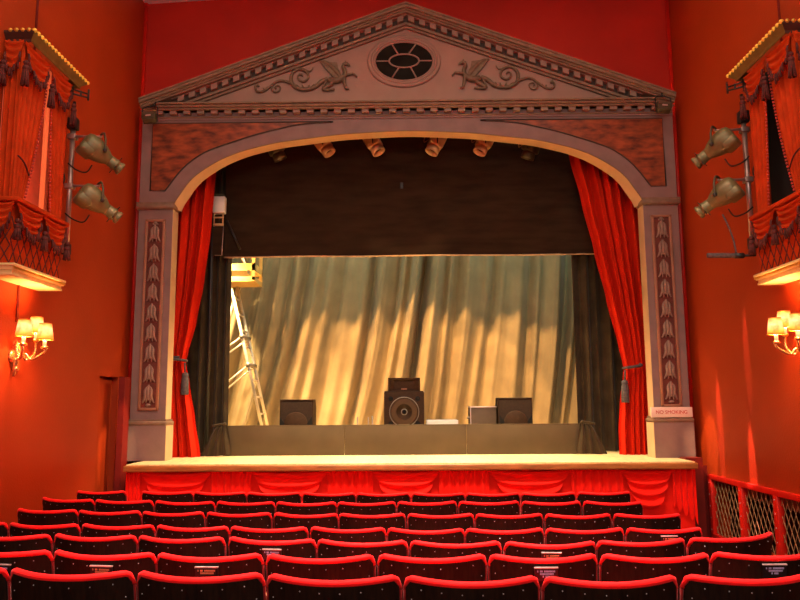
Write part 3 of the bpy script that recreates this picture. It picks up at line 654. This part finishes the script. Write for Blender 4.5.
# ------------------------------------------------------------------ theatre boxes on the side walls
def theatre_box(s, side):
    r = thing('theatre_box', side+' wall theatre box with gold cornice, red curtains parted on a '+('pink-lit panel' if s < 0 else 'black gap'), 'theatre box', (s*WX,6.9,2.9), 'theatre boxes on the side walls')
    Y0, Y1 = 6.40, 7.40; XF = 3.55; W = WX
    def X(a): return s*a
    def bx(mb, a, b, y0, y1, z0, z1, rb=None):
        x0, x1 = min(s*a,s*b), max(s*a,s*b)
        return mb.rbox(x0,x1,y0,y1,z0,z1,rb) if rb else mb.box(x0,x1,y0,y1,z0,z1)
    # cornice: flared, mitred profile
    prof = [(0,5.150),(.012,5.150),(.016,5.175),(.03,5.19),(.05,5.215),(.06,5.225),(.065,5.245),(0,5.245)]
    pa = []; pb = []
    for o_, z in prof:
        e = o_*.9; z -= .02
        p0, p1, p2, p3 = V((X(W),Y0+.05-e,z)), V((X(XF-.03-e),Y0+.05-e,z)), V((X(XF-.03-e),Y1+.06+e*1.6,z)), V((X(W),Y1+.06+e*1.6,z))
        pa += [p1,p2,p3]; pb += [p0,p1]
    k = len(prof)
    co = part(MB().add(pa, [(i*3+j,i*3+j+1,i*3+j+4,i*3+j+3) for i in range(k-1) for j in range(2)]), 'cornice', M['olivegold'], r)
    part(MB().add(pb, [(i*2,i*2+1,i*2+3,i*2+2) for i in range(k-1)]), 'cornice_end', M['darkcorn'], co)
    bd_ = MB(); q = XF-.066
    for i in range(18):
        t = i/17; bd_.ball((X(q-.016), Y0+.01+(Y1-Y0+.14)*t, 5.228), .024, 8, 6, (1,.95,.9))
    part(bd_, 'bead_molding', M['bead'], co)
    bd_ = MB()
    for i in range(4): bd_.ball((X(q+.03+i*.058), Y0-.004, 5.228), .021, 8, 6)
    part(bd_, 'end_bead_molding', M['gold'], co)
        # upper valance swags with fringe
    def swag_fringe(P0, P1, drop, nrm, nf, m_, zt, parent=r, amp=.016):
        fn = swag_grid(P0, P1, drop, .02, 3.5, nrm=nrm, amp=amp)
        sw = part(MB().grid(fn, 20, 22), 'valance_swag', m_, parent)
        fr = MB()
        for i in range(nf):
            u = (i+.5)/nf; p = fn(u,1); q_ = p-V((0,0,.085+.02*sin(i*2.1)))+nrm*.006
            fr.tube([p+nrm*.004, (p+q_)/2+nrm*.01, q_], [.008,.012,.009], 5)
        part(fr, 'fringe', M['fringe'], sw)
    def tassel(p, L=.22):
        t = MB(); p = V(p)
        t.ball(p, .026, 8, 6); t.ball(p-V((0,0,.05)), .032, 8, 6)
        for i in range(8):
            a = i*pi/4; t.tube([p-V((0,0,.06))+V((cos(a),sin(a),0))*.016, p-V((0,0,L))+V((cos(a),sin(a),0))*.032], .010, 5)
        part(t, 'tassel', M['fringe'], r)
    nS = V((-s,0,0)); nE = V((0,-1,0)); ym = (Y0+Y1)/2
    zt = 5.135
    swag_fringe((X(XF+.005),Y0,zt),(X(XF+.005),ym,zt), .27, nS, 13, M['boxcl'], zt)
    swag_fringe((X(XF+.005),ym,zt),(X(XF+.005),Y1-.01,zt), .27, nS, 13, M['boxcl'], zt)
    swag_fringe((X(W-.01),Y0+.005,zt),(X(XF+.0),Y0+.005,zt), .27, nE, 8, M['boxcl'], zt)
    for y in (Y0-.005, ym, Y1-.02): tassel((X(XF-.03),y,4.90))
    tassel((X(W-.03),Y0-.03,4.90))
    # curtains
    zc0, zc1 = 3.60, 5.15
    def cur(y0t, y0b, y1t, y1b, folds, name='curtain'):
        def fn(u, v):
            z = zc1+(zc0-zc1)*v; e = v**1.6
            a, b = y0t+(y0b-y0t)*e, y1t+(y1b-y1t)*e
            return V((X(XF+.035-.018*sin(u*folds*2*pi)), a+(b-a)*u, z))
        return fn
    c1 = part(MB().grid(cur(Y0+.03,Y0+.02,ym+.02,Y0+.20,5), 60, 24), 'curtain', M['boxcl'], r)
    c2 = part(MB().grid(cur(ym+.10,ym+.22,Y1-.02,Y1-.03,4), 60, 24), 'curtain', M['boxcl'], r)
    def edge(fn, u): 
        mb = MB()
        for i in range(44): p = fn(u,(i+.5)/44); mb.ball(p+V((-s*.012,0,0)), .0125, 6, 4)
        return mb
    part(edge(cur(Y0+.03,Y0+.02,ym+.02,Y0+.20,5),1.0), 'braid_trim', M['gimp'], c1)
    part(edge(cur(ym+.10,ym+.22,Y1-.02,Y1-.03,4),0.0), 'braid', M['gimp'], c2)
    def efn(u, v): return V((X(W-.02-(W-XF-.04)*u), Y0+.035-.014*sin(u*3*2*pi), zc1+(zc0-zc1)*v))
    part(MB().grid(efn, 40, 10), 'end_curtain', M['boxcl'], r)
    # what shows between the curtains: glow for the lit wall, black for the gap
    bp = MB(); bx(bp, W-.012, W-.003, Y0+.05, Y1-.03, 3.6, 5.14)
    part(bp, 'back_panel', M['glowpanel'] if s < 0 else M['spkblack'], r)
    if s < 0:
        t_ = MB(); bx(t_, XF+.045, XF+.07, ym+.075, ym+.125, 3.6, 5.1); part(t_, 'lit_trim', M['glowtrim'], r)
    # tie line on the near curtain
    part(MB().tube(smooth_path([(X(XF+.0),Y0+.02,4.02),(X(XF-.01),Y0+.12,3.98),(X(XF+.01),Y0+.25,3.90)],4), .008, 6), 'tie_cord', M['fringe'], r)
    # parapet: rail, swags, lattice, gold base
    rl = MB(); bx(rl, XF-.05, W, Y0-.03, Y1+.0, 3.585, 3.628, .010); part(rl, 'parapet_rail', M['boxcl'], r)
    z2 = 3.585
    swag_fringe((X(XF-.02),Y0,z2),(X(XF-.02),ym,z2), .23, nS, 13, M['boxcl'], z2, amp=.018)
    swag_fringe((X(XF-.02),ym,z2),(X(XF-.02),Y1-.02,z2), .23, nS, 13, M['boxcl'], z2, amp=.018)
    swag_fringe((X(W-.01),Y0-.012,z2),(X(XF-.02),Y0-.012,z2), .23, nE, 8, M['boxcl'], z2)
    for y in (Y0, ym, Y1-.03): tassel((X(XF-.05),y,3.40), .17)
    lt = MB(); bx(lt, XF+.02, W, Y0+.02, Y1-.03, 3.03, 3.60); lo = part(lt, 'parapet_panel', M['boxcl'], r)
    lg = MB(); nn = 8; y0_, y1_ = Y0+.02, Y1-.03; st_ = (y1_-y0_)/nn
    for i in range(-2, nn+2):
        for sg_ in (1,-1):
            ya = y0_+i*st_+(0 if sg_ > 0 else 2*st_); yb = ya+sg_*2*st_*1.0; za, zb = 3.03, 3.45
            t0, t1 = 0, 1
            lo_y, hi_y = y0_, y1_
            for lim, gt in ((lo_y,False),(hi_y,True)):
                pass
            # clip the slanted strip to the panel
            ts = sorted([((lo_y-ya)/(yb-ya)), ((hi_y-ya)/(yb-ya))]); t0, t1 = max(0,ts[0]), min(1,ts[1])
            if t1-t0 > .03: lg.tube([(X(XF+.018),ya+(yb-ya)*t0,za+(zb-za)*t0),(X(XF+.018),ya+(yb-ya)*t1,za+(zb-za)*t1)], .0055, 5)
    wI = W-XF-.02
    for i in range(-1,3):
        for sg_ in (1,-1):
            xa = i*wI/2+(0 if sg_ > 0 else wI/2); xb_ = xa+sg_*wI/2
            lg_t = [xa, xb_]
            if min(lg_t) < -.001 or max(lg_t) > wI+.001: continue
            for (za, zb) in ((3.03,3.19),(3.19,3.35)):
                q0, q1 = (xa, xb_) if abs(za-3.03) < .01 else (xb_, xa)
                lg.tube([(X(W-q0),Y0+.018,za),(X(W-q1),Y0+.018,zb)], .0055, 5)
    part(lg, 'lattice', M['fringe'], lo)
    # moulded base
    bs = MB(); bx(bs, XF-.075, W, Y0-.055, Y1-.06+.0, 2.985, 3.012, .008); bx(bs, XF-.055, W, Y0-.035, Y1-.07, 2.955, 2.987); bx(bs, XF-.035, W, Y0-.02, Y1-.08, 2.925, 2.957)
    bo = part(bs, 'base_cornice', M['creamgold'], r)
    dt = MB()
    for i in range(40): y = Y0-.04+(Y1-Y0-.03)*i/39; dt.box(min(X(XF-.065),X(XF-.05)),max(X(XF-.065),X(XF-.05)),y,y+.012,2.966,2.984)
    part(dt, 'dentil_molding', M['gold'], bo)
    un_ = MB(); bx(un_, XF-.045, W, Y0-.03, Y1-.075, 2.905, 2.927, .006); part(un_, 'base_soffit', M['creamgold'], bo)
theatre_box(-1, 'left'); theatre_box(1, 'right')

# lighting poles at the boxes, with spotlights
for s, side in ((-1,'left'),(1,'right')):
    x = s*3.60; y = 7.56
    lb = thing('box_boom', 'upright scaffold tube beside the '+side+' theatre box carrying two spotlights', 'lighting pole', (x,y,3.4), 'scaffold tubes beside the theatre boxes')
    part(MB().tube([(x,y,3.42),(x,y,4.74)], .027, 12), 'tube', M['pole'], lb)
    part(MB().rbox(x-.05,x+.05,y-.05,y+.05,4.70,4.83,.012), 'top_clamp', M['blackm'], lb)
    part(MB().rbox(x-.04,x+.04,y-.04,y+.04,3.33,3.45,.012), 'foot_clamp', M['blackm'], lb)
    part(MB().tube([(x,y,4.8),(x+s*.0,y,5.02)], .018, 6).tube([(x+s*.14,y,4.76),(x,y,4.76)], .02, 6).tube([(x+s*.14,y,3.39),(x,y,3.39)], .02, 6), 'wall_stay', M['blackm'], lb)
    part(MB().rbox(x-s*.0-.035+s*.09,x+.035+s*.09,y-.08,y-.03,3.72,3.84,.01).tube(smooth_path([(x+s*.09,y-.05,3.83),(x+s*.09,y-.05,4.0),(x+s*.05,y-.02,4.15),(x+s*.10,y-.04,4.3)],4), .008, 5), 'plug_box', M['blackm'], lb)
    for z, zb, wd in ((4.62,4.43,'upper'),(4.07,3.885,'lower')):
        hk = (x-s*.02,y,z); hp = V((x-s*.315,y,zb)); aim = V((-s*.4,11.2,1.6)) if s < 0 else V((-.6,11.0,.9))
        sl = spotlight('profile_spotlight', hp, hp+V((-s*.85,.70,-.66)), wd+' of two olive spotlights on the '+side+' scaffold tube, aimed at the stage', 'spotlights beside the theatre boxes', 1.1, hook=None)
        tp = hp+V((0,0,.20))
        part(MB().tube([(x-s*.0,y-.03,z),(tp.x,tp.y-.0,z)], .014, 8).tube([(tp.x,tp.y,z),(tp.x,tp.y,tp.z-.005)], .012, 6), 'arm', M['pole'], sl)
        part(MB().rbox(x-.045,x+.045,y-.045,y+.045,z-.03,z+.03,.01), 'clamp', M['pole'], sl)
        bk = hp+V((s*.08,-.02,-.13))
        part(MB().tube(smooth_path([bk,bk+V((s*.06,0,-.08)),bk+V((s*.17,0,-.05)),V((x+s*.02,y-.03,z-.30 if s < 0 else z-.30))],5), .008, 6), 'cable', M['cable'], sl)
    bk = thing('wall_bracket', 'small black bracket arm projecting from the '+side+' theatre box under its cornice', 'bracket', (s*3.55,7.4,5.08), 'bracket arms on the theatre boxes')
    part(MB().tube([(s*3.56,7.42,5.05),(s*3.455,7.55,5.06)], .010, 6).tube([(s*3.56,7.42,5.10),(s*3.455,7.55,5.10)], .010, 6).box(min(s*3.56,s*3.58),max(s*3.56,s*3.58),7.38,7.44,5.0,5.14), 'arm', M['blackm'], bk)
    part(MB().tube([(s*3.452,7.552,5.03),(s*3.45,7.555,5.155)], .011, 6).tube([(s*3.505,7.49,5.05),(s*3.505,7.49,5.11)], .009, 6), 'post', M['blackm'], bk)
# tube arm on the right box only
tb = thing('tube_light', 'dark tubular arm sticking out from the right theatre box below the spotlights', 'tube light', (3.4,7.5,3.27))
part(MB().lathe([(.001,0),(.024,0),(.026,.02),(.026,.27),(.02,.29)], at((3.12,7.56,3.262),(1,-.03,-.02)), 12), 'tube', M['tassel'], tb)
part(MB().lathe([(.030,0),(.030,.09),(.02,.10)], at((3.40,7.55,3.256),(1,-.03,-.02)), 12).tube([(3.48,7.55,3.254),(3.60,7.50,3.25)], .012, 6), 'holder', M['blackm'], tb)
part(MB().tube(smooth_path([(3.42,7.55,3.28),(3.40,7.55,3.42),(3.36,7.55,3.56),(3.31,7.56,3.70)],4), .009, 6), 'cable', M['tassel'], tb)

# floodlights at the ends of the pediment
for s, p, side in ((-1,(-3.415,9.30,5.59),'left'),(1,(3.395,9.30,5.655),'right')):
    p = V(p)-V((0,0,.05)); r = thing('pediment_floodlight', 'small dark floodlight bracketed at the '+side+' end of the pediment', 'floodlight', p, 'floodlights at the pediment corners')
    mx = Matrix.Translation(p) @ Matrix.Rotation(-.45,4,'X') @ Matrix.Rotation(s*.12,4,'Y')
    part(MB().rbox(-.095,.095,-.06,.06,-.045,.05,.014,mx).rbox(-.085,.085,-.048,.048,-.075,-.035,.010,mx), 'housing', M['olivedk'], r)
    part(MB().box(-.08,.08,-.066,-.060,-.005,.042,mx), 'glass', M['greyc'], r)
    part(MB().rbox(-.035,.035,-.068,-.058,-.035,-.012,.004,mx), 'latch', M['chrome'], r)
    part(MB().tube([p+V((-.10,0,0)),p+V((-.10,.01,.13)),p+V((-.05,.08,.19)),p+V((.05,.08,.19)),p+V((.10,.01,.13)),p+V((.10,0,0))], .010, 6).tube([p+V((.02,.08,.19)),p+V((.03,.12,.26))], .014, 6), 'bracket', M['blackm'], r)

# ------------------------------------------------------------------ wall sconces
LAMPS = []
for s, side in ((-1,'left'),(1,'right')):
    by = 6.91; wx = WX; bz = 2.16
    r = thing('wall_sconce', 'brass three-arm wall lamp with glowing silk shades on the '+side+' wall', 'wall lamp', (s*wx,by,bz), 'brass wall lamps')
    pl = MB(); pl.lathe([(.001,0),(.07,0),(.06,.025),(.03,.035),(.001,.04)], at((s*wx,by,bz+.06),(-s,0,0)), 18)
    pl.tube(smooth_path([(s*(wx-.035),by,bz+.20),(s*(wx-.05),by,bz+.12),(s*(wx-.04),by,bz),(s*(wx-.03),by,bz-.13)],3), [.012,.02,.028,.034,.03,.026,.03,.022,.016,.010], 8)
    for q in (.16,.03,-.06): pl.ball((s*(wx-.042),by,bz+q), .033, 8, 6)
    part(pl, 'back_plate', M['brass'], r)
    for (sx, sy, sz) in ((3.58,by-.13,2.475),(3.46,by+.03,2.455),(3.60,by+.13,2.53)):
        e = V((s*sx,sy,sz)); c0 = V((s*(wx-.04),by,bz+.06)); mid = c0.lerp(e,.55); mid.z = bz+.03
        ar = part(MB().tube(smooth_path([c0, c0.lerp(mid,.6)+V((0,0,.04)), mid, V((e.x-(-s)*.0,e.y,bz+.10)), V((e.x,e.y,sz-.15))],5), .012, 8).lathe([(.012,-.02),(.036,0),(.030,.012),(.012,.02)], Matrix.Translation((e.x,e.y,sz-.155)), 14), 'arm', M['brass'], r)
        part(MB().lathe([(.017,0),(.017,.09)], Matrix.Translation((e.x,e.y,sz-.15)), 10), 'candle_tube', M['candle'], ar)
        sh = MB().lathe([(.076,-.076),(.054,.076)], Matrix.Translation(e), 24, cap=False)
        so = part(sh, 'lamp_shade', M['shade'], ar)
        part(MB().tube([e+V((.076*cos(2*pi*i/24),.076*sin(2*pi*i/24),-.076)) for i in range(24)], .006, 5, closed=True), 'shade_trim', M['gold'], ar)
        part(MB().tube([e+V((.054*cos(2*pi*i/24),.054*sin(2*pi*i/24),.076)) for i in range(24)], .004, 5, closed=True), 'shade_trim', M['gold'], ar)
        LAMPS.append(e.copy())

# ------------------------------------------------------------------ mesh screens in the right wall
gs = thing('mesh_screen', 'red framed diamond mesh screens set low in the right wall', 'mesh screen', (WX,7.8,GZ0))
def gbx(mb, y0, y1, z0, z1, x0=WX-.045, x1=WX+.03): return mb.rbox(x0,x1,y0,y1,z0,z1,.006)
fr = MB(); gbx(fr, GY0, GY1, GZ1-.035, GZ1+.025); gbx(fr, GY0, GY1, GZ0-.03, GZ0+.03)
posts = [9.36, 8.52, 7.72, 6.98, 6.34]
for y in posts: gbx(fr, y-.045, y+.045, GZ0, GZ1-.03)
part(fr, 'frame', M['redtrim'], gs)
st = MB()
for y in posts:
    for k in range(5): st.ball((WX-.047,y,GZ0+.08+k*.14), .007, 6, 4)
part(st, 'nail_trim', M['stud'], gs)
for a, b in zip(posts[1:], posts[:-1]):
    y0_, y1_ = a+.045, b-.045; g = MB(); dy = .100; H = GZ1-.035-GZ0-.03; z0_ = GZ0+.03
    rise = H; run = H*.55
    i = -int(run/dy)-1
    while y0_+i*dy < y1_:
        for sg_ in (1,-1):
            ya = y0_+i*dy if sg_ > 0 else y0_+i*dy+run; yb = ya+sg_*run
            ts = sorted([(y0_-ya)/(yb-ya),(y1_-ya)/(yb-ya)]); t0, t1 = max(0,ts[0]), min(1,ts[1])
            if t1-t0 > .02: g.tube([(WX+.0,ya+(yb-ya)*t0,z0_+H*t0),(WX+.0,ya+(yb-ya)*t1,z0_+H*t1)], .0040, 4, cap=False)
        i += 1
    part(g, 'mesh_panel', M['mesh'], gs)
du = thing('heating_pipe', 'dull brown pipe and box duct behind the mesh screens in the right wall', 'duct', (WX+.4,7.8,.5))
part(MB().tube([(WX+.42,6.4,.60),(WX+.42,9.2,.60)], .03, 10), 'pipe', M['duct'], du)
for y0_, y1_ in ((7.9,8.3),(8.85,9.1)): part(MB().rbox(WX+.3,WX+.56,y0_,y1_,.61,.86,.01), 'duct_box', M['duct'], du)

# ------------------------------------------------------------------ seats
SWD = .535
def top_z(x):
    a = abs(x)/(SWD/2); z = .848-.012*(1-a*a)
    if a > .90: z -= .045*((a-.90)/.10)**2.4
    return z
def back_y(x, z):  # curved, reclined back; -y is towards the rear of the hall
    a = abs(x)/(SWD/2); return -.088*(1-a*a)-(z-.85)*.16
def make_seat():
    r = thing('auditorium_chair', '', 'theatre chair')
    nu = 24; z0 = .38
    def outer(u, v): x = (u-.5)*SWD*.985; z = z0+(top_z(x)-.012-z0)*v; return V((x, back_y(x,z)-.014, z))
    def inner(u, v): p = outer(u,v); return p+V((0,.022,0))
    mb = MB(); mb.grid(outer, nu, 8); mb.grid(inner, nu, 8)
    bk = mb.build('backrest', M['seatwood'], r)
    pad = MB().grid(lambda u, v: outer(u, v)+V((0,.024+.035*sin(pi*u)**.4*sin(pi*v)**.5,0)), nu, 8)
    pad.build('back_cushion', M['plushdk'], r)
    xs_ = [(-.5+i/36)*SWD for i in range(37)]
    path = [V((x,back_y(x,top_z(x))-.002,top_z(x)-.006)) for x in xs_]
    rs = [.0145]*37; rs[0] = rs[-1] = .009; rs[1] = rs[-2] = .012; rs[2] = rs[-3] = .014
    MB().tube(path, rs, 8).build('top_roll', M['plush'], r)
    for s in (-1,1): MB().tube([V((s*SWD/2,back_y(SWD/2,z)-.002,z)) for z in (.40,.50,.60,.70,.76,.795)], [.006]*5+[.008], 6).build('side_piping', M['plushdk'], r)
    st = MB()
    for x in [(-.5+(i+.5)/6)*SWD*.9 for i in range(6)]:
        if random.random() < .85: z = top_z(x)-.040-random.random()*.006; st.ball((x,back_y(x,z)-.0155,z), .0028, 6, 4)
    for s in (-1,1):
        for z in (.755,.71,.66,.58): x = s*(SWD/2-.028); st.ball((x+random.uniform(-.004,.004),back_y(x,z)-.0155,z+random.uniform(-.008,.008)), .0028, 6, 4)
    st.build('nail_trim', M['stud'], r)
    MB().rbox(-.235,.235,.09,.47,.40,.475,.03, None, 3).build('seat_cushion', M['plush'], r)
    MB().rbox(-.225,.225,.03,.45,.375,.402,.008).build('seat_board', M['seatwood'], r)
    make_arm(r, -SWD/2-.009)
    return r
def make_arm(r, x):
    ar = MB().rbox(x-.017,x+.017,.035,.32,.615,.645,.010, None, 3).build('armrest', M['arm'], r)
    MB().rbox(x-.012,x+.012,.05,.28,.0,.62,.005).box(x-.016,x+.016,.04,.30,0,.012).build('side_standard', M['iron'], r)
proto = make_seat()
def copy_tree(o, parent=None):
    c = o.copy(); COL.objects.link(c); c.parent = parent
    for ch in o.children: copy_tree(ch, c)
    return c
ROWS = [ # top z, boundary pixels (x, y of the humps), mean Y, seats that carry a plaque, extra plaques
 ('A', 1.070, [(-117,566),(10,568.3),(137,571),(266,574.3),(403,576),(541,576.3),(678,575),(815,572)]),
 ('B', 1.020, [(-47,547.3),(54.5,549.7),(158,552.3),(265,554.6),(376,555.4),(487,554.2),(597,553),(709.5,553),(822,552)]),
 ('C', .942, [(-36,533),(51,535),(138,535.6),(227,537.3),(317,538.6),(409,541),(502,541.3),(596,541.2),(687.5,539.2),(774,532.5)]),
 ('D', .895, [(-63,521.5),(9,522.8),(81,524),(155.5,525.3),(230,526),(309,527),(386,528),(465,528.5),(545,528.2),(625,528),(703,527.6)]),
 ('E', .875, [(17,508.5),(79,510),(142,511.5),(206,512.2),(273,512.6),(339,513),(407,513.8),(475,513.8),(544,513.6),(613,514.4),(681,513.8)]),
 ('F', .880, [(41,497.6),(97.5,498.7),(155.5,500.3),(215,501.8),(275,502),(337,502),(397,501.8),(458,501.2),(520,500.7),(581,500.8),(643,501.6)]),
 ('G', .858, [(76,491.0),(127,491.2),(142,491),(194,491.5),(248,491.7),(302,492.5),(356,493.2),(411,493.3),(465,492.7),(520,492.3),(576,492.3),(631,491.6)]),
]
ORD = ['first','second','third','fourth','fifth','sixth','seventh','eighth','ninth','tenth','eleventh']
ROWN = {'A':'row nearest the viewer','B':'second row from viewer','C':'third row from viewer','D':'middle row of seven','E':'third row from stage','F':'second row from stage','G':'row nearest the stage'}
PLQ = {('B',0):(-2,569,'l'),('B',1):(100.5,570.5,'g'),('B',2):(207.5,571.5,'g'),('C',3):(271,553.5,'l'),('C',6):(550.5,556,'g'),('B',5):(546,572,'l'),('B',7):(775,569.5,'l'),('D',9):(670,539.5,'g')}
def lettering(kind):
    mb = MB(); rnd = random.Random(4); z = .0
    for ln, (wid, n_) in enumerate(((.088,13),(.074,11),(.034,5))):
        if ln == 2 and kind != 'l': break
        x = -wid/2; st_ = wid/n_
        for i in range(n_):
            if rnd.random() < .14: continue
            mb.box(x+i*st_, x+i*st_+st_*.78, -.0012, 0, .009-ln*.0125-.0042, .009-ln*.0125+.0042)
    return mb
first = True
for key, zt, pts in ROWS:
    W3 = [aZ(px, py, zt) for px, py in pts]
    # even out the pixel noise: cubic least squares of Y over X
    import numpy as np
    cf = np.polyfit([p.x for p in W3], [p.y for p in W3], 3); W3 = [V((p.x, float(np.polyval(cf,p.x)), zt)) for p in W3]
    if key == 'C': W3[-1].y += .06
    cnt = 0
    for i in range(len(W3)-1):
        if key == 'G' and i == 1: continue
        a, b = W3[i], W3[i+1]; c = (a+b)/2; L = (b-a).length; ang = atan2(b.y-a.y, b.x-a.x)
        vis = True
        s_ = proto if first else copy_tree(proto); first = False
        gz = floorz(c.y)
        s_.location = (c.x, c.y, gz); s_.rotation_euler = (random.uniform(-.012,.012),random.uniform(-.007,.007),ang+random.uniform(-.01,.01))
        s_.scale = ((L-.018)/SWD if L > .45 else 1, 1, (zt-gz)/.846)
        n_ = len(W3)-1-(1 if key == 'G' else 0); pq = PLQ.get((key,i)); ex = ' with black plaque' if pq else ''
        nth = ORD[cnt]+' from left' if cnt < n_-1 else 'last on the right'
        if cnt == 0: nth = 'first on the left'
        s_['label'] = ('theatre chair'+ex if pq else 'dark theatre chair topped in red plush')+', '+nth+' in '+ROWN[key]
        s_['category'] = 'theatre chair'; s_['group'] = 'theatre chairs in curved rows'
        if i == len(W3)-2 or (key == 'G' and i == 0): make_arm(s_, SWD/2+.009)
        if pq:
            nv = V((sin(ang),-cos(ang),0)); q0 = V((c.x,c.y,0))+nv*.10; dr = ray(pq[0],pq[1])
            h = EYE+dr*((q0-EYE).dot(nv)/dr.dot(nv)); x = (h-q0).dot(V((cos(ang),sin(ang),0)))/s_.scale.x; z = min(.782,(h.z-gz)/s_.scale.z-.010); y = back_y(x,z)-.020
            tilt = Matrix.Translation((x,y-.002,z)) @ Matrix.Rotation(.16,4,'X')
            p = MB().box(-.056,.056,-.004,.004,-.031,.031,tilt).build('plaque', M['plaque'], s_)
            MB().box(-.058,.058,-.006,.005,.029,.034,tilt).build('plaque_edge', M['chrome'], p)
            lt = lettering(pq[2]); lt.v = [tuple(tilt @ (V(q)+V((0,-.0045,.006)))) for q in lt.v]; lt.build('lettering', M['ltext'] if pq[2] == 'l' else M['gtext'], p)
        cnt += 1

# ------------------------------------------------------------------ lights
def light(name, kind, loc, energy, col=(1,.8,.6), aim=None, **k):
    l = bpy.data.lights.new(name, kind); l.energy = energy; l.color = col
    for a, b in k.items(): setattr(l, a, b)
    o = bpy.data.objects.new(name, l); COL.objects.link(o); o.location = loc
    if aim is not None: o.rotation_euler = (V(aim)-V(loc)).to_track_quat('-Z','Y').to_euler()
    return o
W1 = (1,.80,.58); W2 = (1,.66,.30); W3_ = (1,.74,.42)
light('house_light', 'AREA', (0,4.4,7.3), 200, W1, (0,4.6,0), shape='RECTANGLE', size=5, size_y=5)
light('front_fill', 'AREA', (0,-2.5,4.6), 235, (1,.90,.76), (0,9.6,3.9), shape='RECTANGLE', size=5, size_y=2)  # unseen fill from behind the camera for pediment and arch face
light('seat_fill', 'AREA', (0,3.6,6.6), 255, (1,.62,.5), (0,4.7,.8), shape='RECTANGLE', size=3.6, size_y=3.0, spread=math.radians(48))  # added narrow fill that brightens the seat tops
light('skirt_fill', 'AREA', (0,6.2,5.6), 80, (1,.62,.45), (0,9.1,.3), shape='RECTANGLE', size=5, size_y=.5, spread=math.radians(70))  # added fill over the front row to brighten the stage skirt
for s in (-1,1):
    light('low_wall_fill', 'SPOT', (s*.6,5.2,4.6), 420 if s < 0 else 90, (1,.16,.06), (s*3.75,7.5,.2), spot_size=math.radians(46), spot_blend=.9, shadow_soft_size=.3)  # added red spots that brighten the lower side walls
    light('wall_wedge_spot', 'SPOT', (s*2.0,8.4,4.2), 900, (1,.62,.30), (s*3.75,9.42,1.1), spot_size=math.radians(9), spot_blend=.3, shadow_soft_size=.03)  # added spots in the hall draw the warm wedges beside the stage
for y, z, tz, e, w in ((9.03,4.4,1.50,2400,3.6),(8.25,3.6,1.0,2400,4.2),(8.2,5.2,2.3,1500,3.0)):
    light('wall_glint', 'SPOT', (3.35,y,z), e, (1,.36,.36), (3.75,y,tz), spot_size=math.radians(w), spot_blend=.35, shadow_soft_size=.015)  # added grazing spots without fixtures, for the pink wall streaks
for e in LAMPS: light('lamp_bulb', 'POINT', e, 26, (1,.46,.18), shadow_soft_size=.03)
# backdrop washes hung behind the border
WS = (1,.52,.19)
for x, tx in ((-2.5,-2.75),(-1.75,-1.9),(-1.0,-1.1),(-.25,-.3),(.5,.5),(1.25,1.3),(2.0,2.2)):
    light('border_wash', 'SPOT', (x-1.15,11.25,5.5), 900, WS, (tx+.12,13.0,1.02+.08*sin(x*5)), spot_size=math.radians(35), spot_blend=.25, shadow_soft_size=.05)
light('drape_fill', 'AREA', (2.6,11.6,6.3), 60, (.72,1,.88), (-.6,13,3.8), shape='RECTANGLE', size=2.5, size_y=.3)
light('drape_fill', 'AREA', (-1.6,11.5,6.3), 75, (.80,1,.84), (-1.2,13,3.8), shape='RECTANGLE', size=4, size_y=.3)
# lanterns over the apron
for x in (-1.2,-.47,.42,1.12):
    light('apron_spot', 'SPOT', (x,10.25,5.25), 1000, (1,.76,.40), (x*1.55,9.42,ZS), spot_size=math.radians(52), spot_blend=.55, shadow_soft_size=.08)
for s in (-1,1): light('tab_warmer', 'SPOT', (-s*1.6,10.3,4.9), 700, (1,.6,.25), (s*2.95,10.1,1.5), spot_size=math.radians(34), spot_blend=.9, shadow_soft_size=.08)
# side light in the left wing
light('wing_light', 'SPOT', (-3.5,11.3,4.7), 1700, (1,.66,.30), (-2.75,12.6,2.5), spot_size=math.radians(56), spot_blend=.8, shadow_soft_size=.12)
wd = bpy.data.worlds.new('world'); SC.world = wd; wd.use_nodes = True
wd.node_tree.nodes['Background'].inputs[0].default_value = (1,.75,.55,1); wd.node_tree.nodes['Background'].inputs[1].default_value = .05
SC.view_settings.view_transform = 'Standard'; SC.view_settings.look = 'None'; SC.view_settings.exposure = 0
